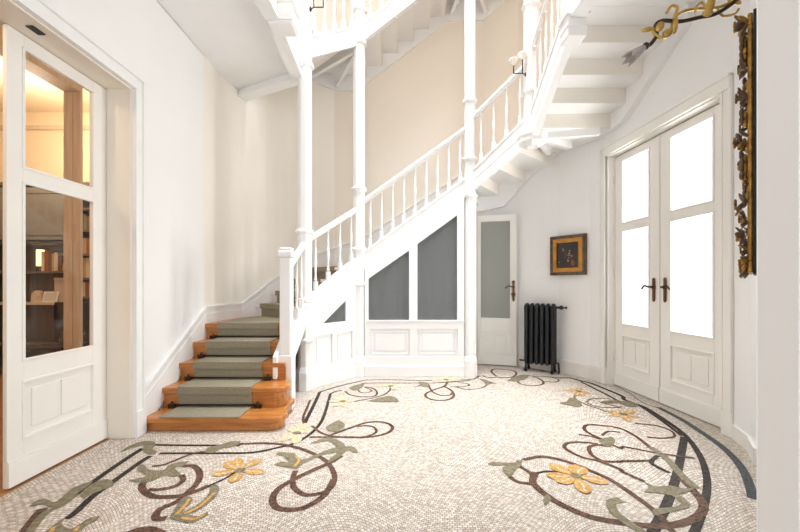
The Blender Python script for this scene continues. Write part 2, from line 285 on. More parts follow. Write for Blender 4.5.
LEAF=[('g',[(-1.186,1.941),(-1.211,2.05),(-1.217,2.133),(-1.168,2.124),(-1.148,2.068),(-1.145,1.99),(-1.107,2.05),(-1.092,2.143),(-1.121,2.234),(-1.109,2.266),(-1.063,2.224),(-1.042,2.153),(-1.049,2.059),(-1.084,1.99),(-1.101,1.965),(-1.037,1.957),(-1.016,1.993),(-1.002,1.957),(-1.046,1.902),(-1.109,1.909)]),('g',[(-1.664,2.31),(-1.627,2.333),(-1.591,2.368),(-1.702,2.442),(-1.718,2.52),(-1.616,2.442),(-1.529,2.442),(-1.527,2.52),(-1.435,2.561),(-1.435,2.493),(-1.47,2.467),(-1.379,2.38),(-1.416,2.356),(-1.483,2.368),(-1.51,2.299),(-1.584,2.288)]),('g',[(-2.0,2.692),(-2.012,2.803),(-1.973,2.882),(-1.902,2.896),(-1.834,2.837),(-1.802,2.754),(-1.736,2.707),(-1.757,2.655),(-1.857,2.723),(-1.912,2.813),(-1.967,2.761)]),('g',[(-1.395,2.698),(-1.412,2.771),(-1.351,2.82),(-1.281,2.889),(-1.213,2.882),(-1.225,2.793),(-1.306,2.754),(-1.327,2.686)]),('g',[(-2.001,2.038),(-2.015,2.096),(-1.98,2.114),(-1.896,2.081),(-1.926,2.213),(-1.901,2.277),(-1.864,2.295),(-1.85,2.163),(-1.842,2.068),(-1.888,2.038),(-1.952,2.063),(-1.979,2.047)]),('g',[(-1.715,1.821),(-1.726,1.894),(-1.721,1.949),(-1.695,1.894),(-1.617,1.853),(-1.601,1.894),(-1.591,1.941),(-1.554,1.954),(-1.542,1.917),(-1.559,1.879),(-1.558,1.821)]),('g',[(-1.83,2.153),(-1.849,2.255),(-1.829,2.317),(-1.776,2.317),(-1.706,2.255),(-1.732,2.209),(-1.768,2.143),(-1.762,2.11)]),('g',[(-0.842,2.512),(-0.797,2.555),(-0.753,2.547),(-0.814,2.636),(-0.873,2.659),(-0.859,2.698),(-0.748,2.678),(-0.669,2.58),(-0.573,2.686),(-0.491,2.767),(-0.358,2.797),(-0.303,2.714),(-0.326,2.686),(-0.377,2.734),(-0.422,2.62),(-0.483,2.537),(-0.48,2.609),(-0.45,2.686),(-0.533,2.659),(-0.647,2.526),(-0.668,2.452),(-0.713,2.468),(-0.794,2.492)]),('g',[(-0.681,2.84),(-0.624,2.922),(-0.554,2.96),(-0.467,2.899),(-0.406,2.81),(-0.405,2.738),(-0.467,2.788),(-0.541,2.89),(-0.612,2.867)]),('g',[(-0.624,3.165),(-0.589,3.261),(-0.535,3.327),(-0.463,3.204),(-0.516,3.08),(-0.578,3.085)]),('g',[(-0.338,3.886),(-0.227,3.988),(-0.118,4.063),(-0.042,3.988),(-0.009,3.857),(-0.076,3.851),(-0.183,3.846)]),('g',[(-0.591,4.356),(-0.546,4.484),(-0.429,4.563),(-0.449,4.356),(-0.52,4.27)]),('g',[(0.991,4.832),(1.064,4.761),(1.11,4.675),(1.163,4.56),(1.093,4.56),(1.023,4.481),(1.027,4.642)]),('g',[(0.149,4.405),(0.236,4.52),(0.222,4.658),(0.327,4.617),(0.328,4.405),(0.253,4.443)]),('g',[(1.416,4.832),(1.633,5.019),(1.692,4.952),(1.538,4.726),(1.385,4.726)]),('g',[(1.329,4.696),(1.541,4.956),(1.548,4.8),(1.447,4.653)]),('g',[(1.607,3.829),(1.704,3.869),(1.799,4.0),(1.839,3.927),(1.809,3.746),(1.726,3.687),(1.68,3.735),(1.627,3.773)]),('g',[(2.035,3.851),(2.156,3.909),(2.284,3.88),(2.374,3.851),(2.353,3.719),(2.242,3.692),(2.202,3.801),(2.073,3.789)]),('g',[(0.583,2.521),(0.626,2.554),(0.707,2.539),(0.797,2.554),(0.849,2.607),(0.804,2.509),(0.747,2.438),(0.698,2.363),(0.667,2.371),(0.662,2.452),(0.697,2.504),(0.626,2.498)]),('g',[(0.791,2.095),(0.841,2.164),(0.845,2.115),(0.815,2.074),(0.784,2.045)]),('g',[(1.48,2.322),(1.51,2.242),(1.606,2.253),(1.67,2.22),(1.763,2.236),(1.641,2.173),(1.592,2.15),(1.586,2.065),(1.54,2.026),(1.45,1.997),(1.366,1.971),(1.317,1.965),(1.354,2.015),(1.479,2.037),(1.536,2.069),(1.541,2.142),(1.463,2.173),(1.408,2.18),(1.47,2.236)]),('g',[(1.503,2.841),(1.65,2.97),(1.647,2.89),(1.544,2.781)]),('g',[(1.517,2.897),(1.614,2.957),(1.657,2.917),(1.53,2.803)])]
OCH=[[(-1.166,1.965),(-1.164,2.041),(-1.174,2.11)],[(-1.125,1.973),(-1.081,2.041),(-1.068,2.173)],[(-1.122,1.941),(-1.051,1.928),(-1.017,1.973)],[(-1.689,1.828),(-1.708,1.864)],[(-1.579,1.835),(-1.591,1.872)],[(-0.694,2.485),(-0.688,2.573),(-0.73,2.647)]]
FLW=[('o',0.085,(-1.032,2.435),[(-0.956,2.598),(-0.863,2.403),(-1.015,2.283),(-1.189,2.381),(-1.176,2.547),(-1.124,2.606)]),('y',0.085,(-0.83,3.044),[(-0.929,2.885),(-0.915,3.165),(-0.814,3.261),(-0.721,3.111),(-0.784,2.84),(-0.934,2.994)]),('y',0.08,(-0.587,3.869),[(-0.733,3.88),(-0.694,4.019),(-0.587,4.05),(-0.46,3.898),(-0.535,3.692),(-0.665,3.703)]),('y',0.09,(-0.109,4.454),[(-0.316,4.469),(-0.196,4.563),(-0.006,4.454),(-0.045,4.306)]),('y',0.09,(0.578,4.752),[(0.416,4.787),(0.774,4.805),(0.5,4.642),(0.684,4.692),(0.615,4.868)]),('o',0.075,(2.003,4.235),[(1.838,4.284),(1.953,4.342),(2.087,4.378),(2.099,4.147),(1.962,4.037),(1.893,4.063)]),('o',0.08,(2.056,3.479),[(1.955,3.58),(1.931,3.442),(2.0,3.293),(2.157,3.397),(2.21,3.58),(2.113,3.59)]),('o',0.1,(1.097,2.358),[(0.994,2.524),(1.166,2.506),(1.198,2.472),(1.256,2.278),(1.065,2.16),(0.951,2.283),(0.915,2.363)])]
WORLD=1.3; E_SKY=128; SPREAD=80; E_DOOR=155; E_FRONT=46; E_LIB=44; E_UP=10; EXPO=0.30
# ------------------------------------------------------------------ plan of the stair hall (metres)
N0=(-1.09,3.66); A=(-1.09,4.33); B=(-.54,4.98); Cc=(.92,4.98); D=(1.56,4.53); E=(1.56,3.40); E2=(-1.07,3.45)
WL = [(-2.10,2.957),(-2.11,4.45),(-2.03,4.82),(-1.83,5.18),(-1.47,5.50),(-1.0,5.76)]
WB = [(-1.0,5.76),(1.27,5.77)]
WR = [(1.27,5.77),(1.75,5.59),(2.19,5.20),(2.41,4.80),(2.475,4.60)]
TOP = 7.6; CEIL = 3.66; FL = 3.858
def smooth_curve(p,n=4): return [(v.x,v.y) for v in catmull(p,n)]
WLc=smooth_curve([(-2.105,4.05),(-2.10,4.45)]+WL[2:])
OUT = WL+WB[1:]+WR[1:]+[(2.60,3.0)]
def along(poly):
    L=[0]
    for i in range(len(poly)-1): L.append(L[-1]+math.dist(poly[i],poly[i+1]))
    return L
def between(poly, a, b):
    # vertices of poly strictly between points a and b (both near the polyline)
    L=along(poly)
    def par(p):
        best=(9,0)
        for i in range(len(poly)-1):
            u=V(poly[i]); w=V(poly[i+1]); d=w-u; t=max(0,min(1,(V(p)-u).dot(d)/d.length_squared)); q=u+d*t
            e=(V(p)-q).length
            if e<best[0]: best=(e,L[i]+t*d.length)
        return best[1]
    pa,pb=par(a),par(b)
    return [poly[i] for i in range(len(poly)) if pa+.02<L[i]<pb-.02]
def wall(name, pts, z0, z1, m, th=.12, side=1, parent=None):
    mb=MB()
    n=len(pts)
    def nrm(i):
        a=V(pts[max(i-1,0)]); b=V(pts[min(i+1,n-1)]); d=(b-a).normalized(); return V((-d.y,d.x))*side
    for i in range(n-1):
        p,q=pts[i],pts[i+1]; a=V(p)+nrm(i)*th; b=V(q)+nrm(i+1)*th
        za,zb=(z0[i],z0[i+1]) if isinstance(z0,list) else (z0,z0)
        ta,tb=(z1[i],z1[i+1]) if isinstance(z1,list) else (z1,z1)
        mb.hexa([(p[0],p[1],za),(q[0],q[1],zb),(b.x,b.y,zb),(a.x,a.y,za)],[(p[0],p[1],ta),(q[0],q[1],tb),(b.x,b.y,tb),(a.x,a.y,ta)])
    return mb.build(name,m,parent)

# ---- floor: one mesh, the mosaic ornament inlaid in it
fl=MB()
fl.add([(-2.25,-3.2,0),(3.0,-3.2,0),(3.0,6.2,0),(-2.25,6.2,0)],[(0,1,2,3)],0)
zc=[.0012]
def zup(): zc[0]+=.00003; return zc[0]
def ribbon(pts,w,mi,taper=True):
    P=catmull(pts,7); z=zup(); vs=[]; n=len(P)
    for i,p in enumerate(P):
        d=(P[min(i+1,n-1)]-P[max(i-1,0)]); d=d.normalized() if d.length>1e-9 else V((1,0,0))
        q=V((-d.y,d.x,0))*w*.5
        vs+=[(p.x-q.x,p.y-q.y,z),(p.x+q.x,p.y+q.y,z)]
    fl.add(vs,[(2*i,2*i+2,2*i+3,2*i+1) for i in range(n-1)],mi)
def ngon(pts,mi,smooth=3):
    P=catmull(list(pts)+[pts[0]],smooth)[:-1]; z=zup()
    a=sum(P[i].x*P[(i+1)%len(P)].y-P[(i+1)%len(P)].x*P[i].y for i in range(len(P)))
    if a<0: P=P[::-1]
    fl.add([(p.x,p.y,z) for p in P],[tuple(range(len(P)))],mi)
MI={'k':1,'b':2,'g':3,'o':4,'y':5,'s':6}
# plain outer band between the slate line and the walls, laid in long courses
sl=[p for c,w,p in RIB if c=='s' and w>.03][0]
edge=[(2.50,4.62),(2.60,3.9),(2.70,3.05),(2.55,2.72),(2.37,2.5),(2.2,2.3),(2.1,2.15)]
fl.add([(x,y,.0008) for x,y in sl]+[(x,y,.0008) for x,y in edge[::-1]],[tuple(range(len(sl)+len(edge)))],7)
for c,w,p in RIB: ribbon(p,w,MI[c])
for c,p in LEAF: ngon(p,MI[c])
for p in OCH: ribbon(p,.018,4)
for c,w,ctr,tips in FLW:
    for t in tips:
        d=V(t)-V(ctr); L=d.length; u=d/L; n=V((-u.y,u.x)); c0=V(ctr)
        pr=[(.06,.08),(.25,.24),(.5,.46),(.76,.46),(.92,.22),(1,0),(.95,-.2),(.75,-.42),(.5,-.40),(.26,-.2),(.06,-.08)]
        ngon([tuple(c0+u*L*a+n*w*b) for a,b in pr],MI[c])
        ribbon([tuple(c0+u*L*.25),tuple(c0+u*L*.55+n*w*.08),tuple(c0+u*L*.88)],.010,0)
    ngon([(ctr[0]+.035*math.cos(a*.785),ctr[1]+.035*math.sin(a*.785)) for a in range(8)],3)
struct(fl.build('floor',[T_BASE,T_K,T_B,T_G,T_O,T_Y,T_S,T_L]))

# ---- walls
halfw=mat('half_shade_wall_plaster',(.86,.82,.755),.7,var=.012,vscale=1.0,bump=.05,bscale=30)  # in-between tone: the fade from white to warm shade, put into the colour
wl=MB()
def wbox(x0,y0,z0,x1,y1,z1): wl.box(x0,y0,z0,x1,y1,z1)
wbox(-2.35,-3.2,0,-2.10,1.40,CEIL); wbox(-2.35,1.40,2.73,-2.10,2.957,CEIL); wbox(-2.35,2.957,0,-2.105,4.05,CEIL)
wbox(-2.35,1.6,CEIL,-2.10,4.05,TOP)
struct(wl.build('wall_left',wallw))
struct(wall('wall_back_left',WLc,0,TOP,halfw,.14,1))
# back and right curve: white under the stair, tinted with warm shade above it
struct(wall('wall_back',WB,0,TOP,cream,.14,1))
cut=[2.45,2.7,3.12,3.12,3.12]
struct(wall('wall_back_right',WR,0,cut,wallw,.14,1))
struct(wall('wall_back_right_upper',WR,cut,TOP,cream,.14,1))
RW=[(2.475,4.60),(2.485,4.527),(2.60,3.02)]
ww=MB()
ww.slab((2.475,4.605),(2.485,4.52),0,CEIL,0,CEIL,.14,off=.07)
ww.slab((2.485,4.53),(2.60,3.04),2.735,CEIL,2.735,CEIL,.14,off=.07)
ww.slab((2.475,4.605),(2.60,3.04),CEIL,TOP,CEIL,TOP,.14,off=.07)
struct(ww.build('wall_right',wallw))
NR=[(2.595,3.05),(2.60,2.95),(2.52,2.72),(2.37,2.508),(2.05,2.15),(1.72,1.79),(1.285,1.362)]
struct(wall('wall_right_curve',NR,0,CEIL,wallw,.10,1))
struct(wall('wall_right_curve_upper',[NR[0],NR[1],NR[2],NR[3],(2.0,1.6)],CEIL,TOP,cream,.10,1))
pm=MB(); pm.box(1.287,1.22,0,2.9,1.36,CEIL); pm.box(2.75,-3.2,0,2.9,1.22,CEIL)
struct(pm.build('wall_front_right',wallw))
bw=MB(); bw.box(-2.35,-3.34,0,-1.6,-3.2,CEIL); bw.box(2.2,-3.34,0,2.9,-3.2,CEIL); bw.box(-1.6,-3.34,2.9,2.2,-3.2,CEIL)
struct(bw.build('wall_front',wallw))
uw=MB(); uw.box(-2.35,1.46,FL,2.9,1.6,TOP)
struct(uw.build('wall_upper_front',cream))
# ---- first floor slab with its octagonal well, and the roof round the skylight
cl=MB()
cl.box(-2.35,-3.34,CEIL,2.9,2.5,3.84)
cl.prism([(-2.3,2.5),(-1.12,2.5),(-1.12,3.45),(-1.09,4.36),(-2.02,4.84),(-2.12,4.5),(-2.3,4.45)],CEIL,3.84)
cl.prism([(1.56,2.5),(2.75,2.5),(2.70,3.34),(1.56,3.34)],CEIL,3.84)
struct(cl.build('ceiling',ceilw))
rf=MB(); rf.box(-2.4,1.46,TOP,2.9,2.7,TOP+.15); rf.box(-2.4,2.7,TOP,-1.2,6.0,TOP+.15); rf.box(1.6,2.7,TOP,2.9,6.0,TOP+.15); rf.box(-1.2,4.9,TOP,1.6,6.0,TOP+.15)
struct(rf.build('ceiling_upper',ceilw))

# ---- baseboards and trims
bb=MB()
P=[(1.75,5.59),(2.19,5.20),(2.41,4.80),(2.475,4.62)]
for i in range(3):
    bb.slab(P[i],P[i+1],.001,.165,.001,.165,.03,off=-.014); bb.slab(P[i],P[i+1],.165,.18,.165,.18,.018,off=-.008)
struct(bb.build('baseboard_right',marble))
b2=MB()
P=[(2.62,2.98),(2.60,2.93),(2.52,2.72),(2.37,2.508)]
for i in range(3): b2.slab(P[i],P[i+1],.001,.11,.001,.11,.02,off=-.01)
struct(b2.build('baseboard_right_curve',doorw))
# wall string / sloping skirting on the left wall beside the steps
sk=MB(); KS=[(-2.105,3.062,.001,.33),(-2.105,4.06,.62,.955),(-2.11,4.45,.62,.955),(-2.03,4.82,.66,.955),(-1.83,5.18,.80,1.20),(-1.47,5.50,1.15,1.55),(-1.0,5.76,1.25,1.75),(-.5,5.765,1.35,1.95),(1.0,5.77,2.3,2.92)]
for i in range(len(KS)-1):
    p,q=KS[i],KS[i+1]
    sk.slab(p[:2],q[:2],p[2],p[3],q[2],q[3],.018,off=-.009)
    sk.slab(p[:2],q[:2],p[3]-.012,p[3]+.012,q[3]-.012,q[3]+.012,.03,off=-.014)
    sk.slab(p[:2],q[:2],p[3]-.085,p[3]-.075,q[3]-.085,q[3]-.075,.024,off=-.010)
struct(sk.build('baseboard_left',white))
# ------------------------------------------------------------------ the lower stair
RISE=.162
hh={1:.115,2:.292,3:.457,4:.618,5:.78}
for k in range(6,25): hh[k]=.78+RISE*(k-5)
I={};O={}
for k,y in zip(range(1,6),(3.10,3.345,3.60,3.83,4.075)): I[k]=(-1.09,y); O[k]=(-2.095,y)
dAB=(V(B)-V(A)).normalized(); dCD=(V(D)-V(Cc)).normalized()
for k,t,o in ((6,.03,(-1.92,5.04)),(7,.23,(-1.78,5.235)),(8,.43,(-1.62,5.38)),(9,.63,(-1.40,5.54))):
    I[k]=tuple(V(A)+dAB*t); O[k]=o
for k in range(10,17): x=-.52+.235*(k-10); I[k]=(x,4.98); O[k]=(x,5.765)
for k,t,o in ((17,.08,(1.50,5.685)),(18,.33,(1.84,5.51)),(19,.58,(2.12,5.26))):
    I[k]=tuple(V(Cc)+dCD*t); O[k]=o
for k,y in zip(range(20,25),(4.38,4.12,3.86,3.60,3.34)): I[k]=(1.56,y); O[k]=(2.475+(4.6-y)*.08-.005,y)
INN=[(-1.09,3.0),A,B,Cc,D,(1.56,3.2)]
def stair_plates(root, ks, H, paint_from):
    for k in ks:
        n=k+1
        if n not in I: continue
        d=(V(O[k])-V(I[k])).normalized(); fwd=V((-d.y,d.x))   # towards the foot of the stair
        mid_prev=V(I[n])-V(I[k])
        if fwd.dot(mid_prev)>0: fwd=-fwd
        i0=V(I[k])+fwd*.03; o0=V(O[k])+fwd*.03
        poly=[tuple(o0),tuple(i0)]+between(INN,I[k],I[n])+[I[n],O[n]]+between(OUT,O[k],O[n])[::-1]
        mb=MB(); mb.prism(poly,H[k]-.04,H[k],1,mtop=0,mbot=1)
        top=oak
        mb.build('tread',[top,oak if k<paint_from else white],root)
        r=MB(); zb=(H[k-1]-.04) if (k-1) in H else H[k]-RISE-.04
        a=V(I[k]); b=V(O[k]); w=-fwd*.018
        lo=[(a.x,a.y,zb),(b.x,b.y,zb),(b.x+w.x,b.y+w.y,zb),(a.x+w.x,a.y+w.y,zb)]
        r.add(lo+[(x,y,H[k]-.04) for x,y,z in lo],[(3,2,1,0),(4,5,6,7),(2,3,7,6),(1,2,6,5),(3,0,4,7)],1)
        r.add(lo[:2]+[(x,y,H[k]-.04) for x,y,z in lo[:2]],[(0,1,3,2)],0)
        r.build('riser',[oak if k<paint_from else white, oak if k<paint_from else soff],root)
st=thing('staircase','white painted winding staircase rising from the mosaic floor, its lowest steps bare orange oak','staircase',(-1.6,3.1,0))
def rounded_step(k,yf,yb,xr,z0,z1,name):
    # oak step with a rounded right end running past the newel
    pl=[(-2.095,yb),(-2.095,yf),(xr-.085,yf),(xr-.045,yf+.012),(xr-.012,yf+.05),(xr,yf+.11),(xr-.01,yf+.18),(xr-.05,yf+.24),(xr-.05,yb)]
    return pl
def step_solid(yf,yb,xr,ztop):
    mb=MB(); mb.prism(rounded_step(0,yf+.03,yb,xr-.03,0,0,''),.001 if ztop<.2 else ztop-.19,ztop-.045)
    mb.build('riser',oak,st,.004)
    m2=MB(); m2.prism(rounded_step(0,yf,yb,xr,0,0,''),ztop-.045,ztop); m2.build('tread',oak,st,.008)
step_solid(3.07,3.62,-.955,.115); step_solid(3.315,3.595,-1.0,.292)
stair_plates(st,range(3,24),hh,6)
def strip(mb,pts,th=.05,hb=0,ht=0):
    for p,q in zip(pts,pts[1:]): mb.slab(p[:2],q[:2],p[2],p[3],q[2],q[3],th)
SB={'N':.40,'A':.80,'B':1.35,'C':2.42,'D':2.93,'E':3.56}
def string(root,p,q,b0,b1,h0,h1,name='string_board'):
    m=MB(); m.slab(p,q,b0,b0+h0,b1,b1+h1,.05)
    m.slab(p,q,b0-.015,b0+.035,b1-.015,b1+.035,.075); m.slab(p,q,b0+h0-.02,b0+h0+.012,b1+h1-.02,b1+h1+.012,.07)
    m.slab(p,q,b0+h0*.42,b0+h0*.42+.012,b1+h1*.42,b1+h1*.42+.012,.058)
    return m.build(name,white,root)
string(st,N0,A,SB['N'],SB['A'],.23,.23); string(st,A,B,SB['A'],SB['B'],.23,.23); string(st,B,Cc,SB['B'],SB['C'],.23,.23)
string(st,Cc,D,SB['C'],SB['D'],.24,.30); string(st,D,E,SB['D']-.10,SB['E']-.10,.34,.34)
# string end scroll in front of the newel
m=MB(); m.slab((-1.185,3.575),(-1.185,3.80),.30,.52,.42,.66,.045); m.build('string_scroll',white,st,.01)
# outer wall string seen from below
ws=MB(); WS=[(1.0,5.765,2.30),(1.27,5.765,2.31),(1.56,5.655,2.36),(1.75,5.585,2.58),(2.0,5.365,2.86),(2.19,5.195,3.02),(2.41,4.795,3.0),(2.475,4.6,2.985),(2.51,4.18,3.0),(2.57,3.40,3.47),(2.58,3.30,3.53)]
for p,q in zip(WS,WS[1:]): ws.slab(p[:2],q[:2],p[2],p[2]+.34,q[2],q[2]+.34,.07,off=-.032); 
for p,q in zip(WS,WS[1:]): pass
ws.build('wall_string',white,st)
# joists fanning out under the kite landing at the hanging post
for q in ((2.30,4.36),(2.16,4.80),(1.98,5.02)):
    j=MB(); j.bar((1.64,4.54,2.985),(q[0],q[1],2.965),.06,.09); j.build('joist',white,st)
j=MB(); j.bar((.96,5.06,2.46),(1.15,5.70,2.44),.06,.10); j.build('joist',white,st)
# newel post
nw=thing('newel_post','square white newel post with rounded cap at the foot of the stair','newel post',(-1.085,3.66,0))
m=MB(); m.box(-1.165,3.62,.001,-1.035,3.75,.52); m.build('base',white,nw,.008)
m=MB(); m.box(-1.160,3.63,.52,-1.05,3.74,1.46); m.build('post',white,nw,.012)
m=MB(); m.box(-1.175,3.615,1.46,-1.035,3.755,1.53); m.box(-1.163,3.627,1.53,-1.047,3.743,1.56); m.build('cap',white,nw,.022)

# ------------------------------------------------------------------ balustrades
def bal_mesh(h,kind=0):
    prof=[(.022,0),(.022,.10),(.014,.115),(.020,.135),(.013,.15),(.011,.20),(.018,.30),(.020,.33),(.014,.345),(.020,.36),(.013,.38),(.0115,.50),(.009,h-.02),(.014,h-.015),(.014,h)]
    mb=MB(); mb.box(-.021,-.021,-.06,.021,.021,.11); mb.lathe((0,0,0),[p for p in prof if p[1]>=.11],8)
    return mb.mesh('baluster',white)
def balustrade(label,p,q,zs0,zs1,zr0,zr1,n,a=.12,b=.12,group='balustrade sections'):
    r=thing('balustrade',label,'balustrade',(p[0],p[1],zs0),group)
    m=MB(); P=(p[0],p[1],zr0); Q=(q[0],q[1],zr1)
    m.bar(P,Q,.062,.042); m.bar(lerp((*P,),(*Q,),0)[:2]+(zr0-.034,),(q[0],q[1],zr1-.034),.036,.03)
    m.build('handrail',white,r,.012)
    L=math.dist(p,q); me=None
    h=((zr0+zr1)-(zs0+zs1))/2-.05
    me=bal_mesh(h)
    for i in range(n):
        t=(a+(L-a-b)*(i/(n-1) if n>1 else .5))/L
        o=bpy.data.objects.new('baluster',me); C.objects.link(o); o.parent=r
        o.location=(p[0]+(q[0]-p[0])*t-p[0], p[1]+(q[1]-p[1])*t-p[1], zs0+(zs1-zs0)*t-zs0)
        o.rotation_euler.z=math.atan2(q[1]-p[1],q[0]-p[0])
    return r
balustrade('shortest white balustrade, at the stair foot between the newel and the first column',N0,A,.63,1.03,1.345,1.69,3,.14,.16)
balustrade('white balustrade angled between the two left columns above the small triangular pane',A,B,1.03,1.58,1.70,2.22,4,.15,.14)
balustrade('long white balustrade above the two sloping grey panes, between columns',B,Cc,1.58,2.65,2.26,3.30,9,.15,.13)
balustrade('white balustrade between the far right column and the hanging post with the small lamps',Cc,D,2.66,3.23,3.36,3.88,4,.16,.12)
balustrade('white balustrade rising toward the viewer from the hanging post above the open soffit',D,E,3.17,3.80,3.92,4.50,6,.18,.16)

# ------------------------------------------------------------------ upper stair from the first floor
us=thing('staircase','upper white staircase climbing across the cream back wall, seen from below','staircase',(-1.09,4.33,3.66))
uh={5:FL}
for k,z in zip(range(6,20),(3.97,4.13,4.29,4.42,4.56,4.75,4.935,5.12,5.305,5.49,5.675,5.86,6.04,6.22)): uh[k]=z
stair_plates(us,range(6,19),uh,0)
US={'A':3.79,'B':4.36,'C':5.49,'D':6.0}
string(us,A,B,US['A'],US['B'],.24,.24); string(us,B,Cc,US['B'],US['C'],.22,.22); string(us,Cc,D,US['C'],US['D'],.24,.24)
ws=MB(); WS=[(-2.02,4.83,3.60),(-1.83,5.175,3.92),(-1.47,5.495,4.16),(-1.25,5.62,4.2),(-1.0,5.755,4.15),(-.66,5.76,4.14),(.73,5.765,5.20),(1.27,5.765,5.22),(1.75,5.585,5.6),(2.19,5.195,6.0)]
for p,q in zip(WS,WS[1:]): ws.slab(p[:2],q[:2],p[2],p[2]+.50,q[2],q[2]+.50,.03,off=-.012); pass
ws.build('wall_string',white,us)
for q,z in (((-1.35,5.50),4.22),((-.95,5.72),4.24)):
    j=MB(); j.bar((B[0]-.02,B[1]+.05,4.36),(q[0],q[1],z),.05,.10); j.build('joist',white,us)
for q,z in (((.78,5.74),5.34),((1.30,5.72),5.36),((1.75,5.55),5.5)):
    j=MB(); j.bar((Cc[0],Cc[1]+.05,5.50),(q[0],q[1],z),.05,.10); j.build('joist',white,us)
balustrade('upper white balustrade between the two left columns, close under the top edge',A,B,4.03,4.60,4.80,5.36,5,.13,.12,'upper balustrades')
balustrade('upper white balustrade rising over the dark-shaded soffit toward the far right column',B,Cc,4.58,5.71,5.40,6.50,9,.15,.13,'upper balustrades')
# edge beams of the first floor round the well
eb=MB()
def edge_beam(p,q,z0,z1,th=.10):
    eb.slab(p,q,z0,z1,z0,z1,th); eb.slab(p,q,z0-.012,z0+.03,z0-.012,z0+.03,th+.03); eb.slab(p,q,z1-.05,z1-.01,z1-.05,z1-.01,th+.03)
edge_beam((-1.14,3.45),(-1.175,4.32),3.56,3.93); edge_beam((-1.14,2.5),(-1.14,3.45),3.56,3.93); edge_beam((1.56,2.5),(-1.07,2.5),3.56,3.93); edge_beam(E,(1.56,2.5),3.56,3.93)
eb.slab((-1.12,4.37),(-2.01,4.83),3.59,3.86,3.59,3.86,.12); eb.slab((-1.12,4.37),(-2.01,4.83),3.575,3.62,3.575,3.62,.15)
struct(eb.build('trim_landing',white))
balustrade('short level white balustrade on the landing edge over the newel',(-1.14,3.45),(-1.15,4.33),3.93,3.93,4.75,4.75,5,.14,.14,'upper balustrades')

# ------------------------------------------------------------------ columns
def column(label,p,z0,rings,r=.082,base=True,top=TOP,name='column'):
    t=thing(name,label,'column',(p[0],p[1],z0),'white stair columns')
    m=MB(); m.lathe((p[0],p[1],z0+.002),[(r,0),(r,top-z0-.01)],8,rot=math.pi/8,smooth=False); m.build('shaft',white,t,.01)
    m=MB(); n2=8
    for k in range(8):
        a=math.pi/4*k+math.pi/8
    if base:
        m=MB(); m.lathe((p[0],p[1],z0+.001),[(r+.022,0),(r+.022,.20),(r+.012,.235),(r+.004,.26)],8,rot=math.pi/8,smooth=False); m.build('base',white,t,.004)
    for z in rings:
        m=MB(); m.lathe((p[0],p[1],z),[(r,-.03),(r+.014,-.022),(r+.026,-.006),(r+.028,.008),(r+.016,.022),(r,.03)],8,rot=math.pi/8,smooth=False); m.build('collar',white,t,.003)
    return t
column('tall white octagonal column nearest the newel post',A,0,(.56,1.02,1.80,3.70,4.17))
column('tall white octagonal column between the triangular pane and the sloping grey panes',B,0,(1.20,1.66,2.45,4.36,4.80))
column('tall white octagonal column beside the pale glazed door under the stair',Cc,0,(2.36,2.84,3.60,5.6),r=.076)
t=column('short white post hanging below the stair turn, with two small lamps',(1.565,4.50),2.95,(3.47,4.5),r=.092,base=False,name='hanging_post')
def pendant(t,p,z,w,hgt):
    m=MB(); a=w/2
    def ring(h,rr): return [(p[0]+rr*math.cos(math.pi/8+k*math.pi/4),p[1]+rr*math.sin(math.pi/8+k*math.pi/4),h) for k in range(8)]
    m.lathe((p[0],p[1],z),[(a*.55,0),(a*.95,.035),(a*1.12,.05),(a*1.12,hgt-.06),(a*1.2,hgt-.03),(a*1.2,hgt),(a*.8,hgt+.03)],8,rot=math.pi/8,smooth=False)
    m.build('pendant_block',white,t,.004)
pendant(t,(1.575,4.50),2.83,.285,.15)
t=thing('hanging_post','boxy white drop post at the top right of the open stair soffit','column',(E[0],E[1],3.34),'white stair columns')
m=MB(); m.box(E[0]-.085,E[1]-.08,3.39,E[0]+.085,E[1]+.08,3.64); m.build('pendant_block',white,t,.012)
m=MB(); m.box(E[0]-.105,E[1]-.10,3.57,E[0]+.105,E[1]+.10,3.61); m.box(E[0]-.092,E[1]-.087,3.47,E[0]+.092,E[1]+.087,3.485); m.build('moulding',white,t,.004)
m=MB(); m.box(E[0]-.085,E[1]-.08,3.62,E[0]+.085,E[1]+.08,5.0); m.build('shaft',white,t,.01)
t=thing('hanging_post','boxy white drop post under the landing corner, top left beside the first column','column',(E2[0],E2[1],3.5),'white stair columns')
m=MB(); m.box(E2[0]-.11,E2[1]-.10,3.52,E2[0]+.11,E2[1]+.10,3.78); m.build('pendant_block',white,t,.012)
m=MB(); m.box(E2[0]-.135,E2[1]-.125,3.70,E2[0]+.135,E2[1]+.125,3.75); m.box(E2[0]-.12,E2[1]-.11,3.545,E2[0]+.12,E2[1]+.11,3.57); m.build('moulding',white,t,.004)
m=MB(); m.box(E2[0]-.085,E2[1]-.08,3.78,E2[0]+.085,E2[1]+.08,5.0); m.build('shaft',white,t,.01)

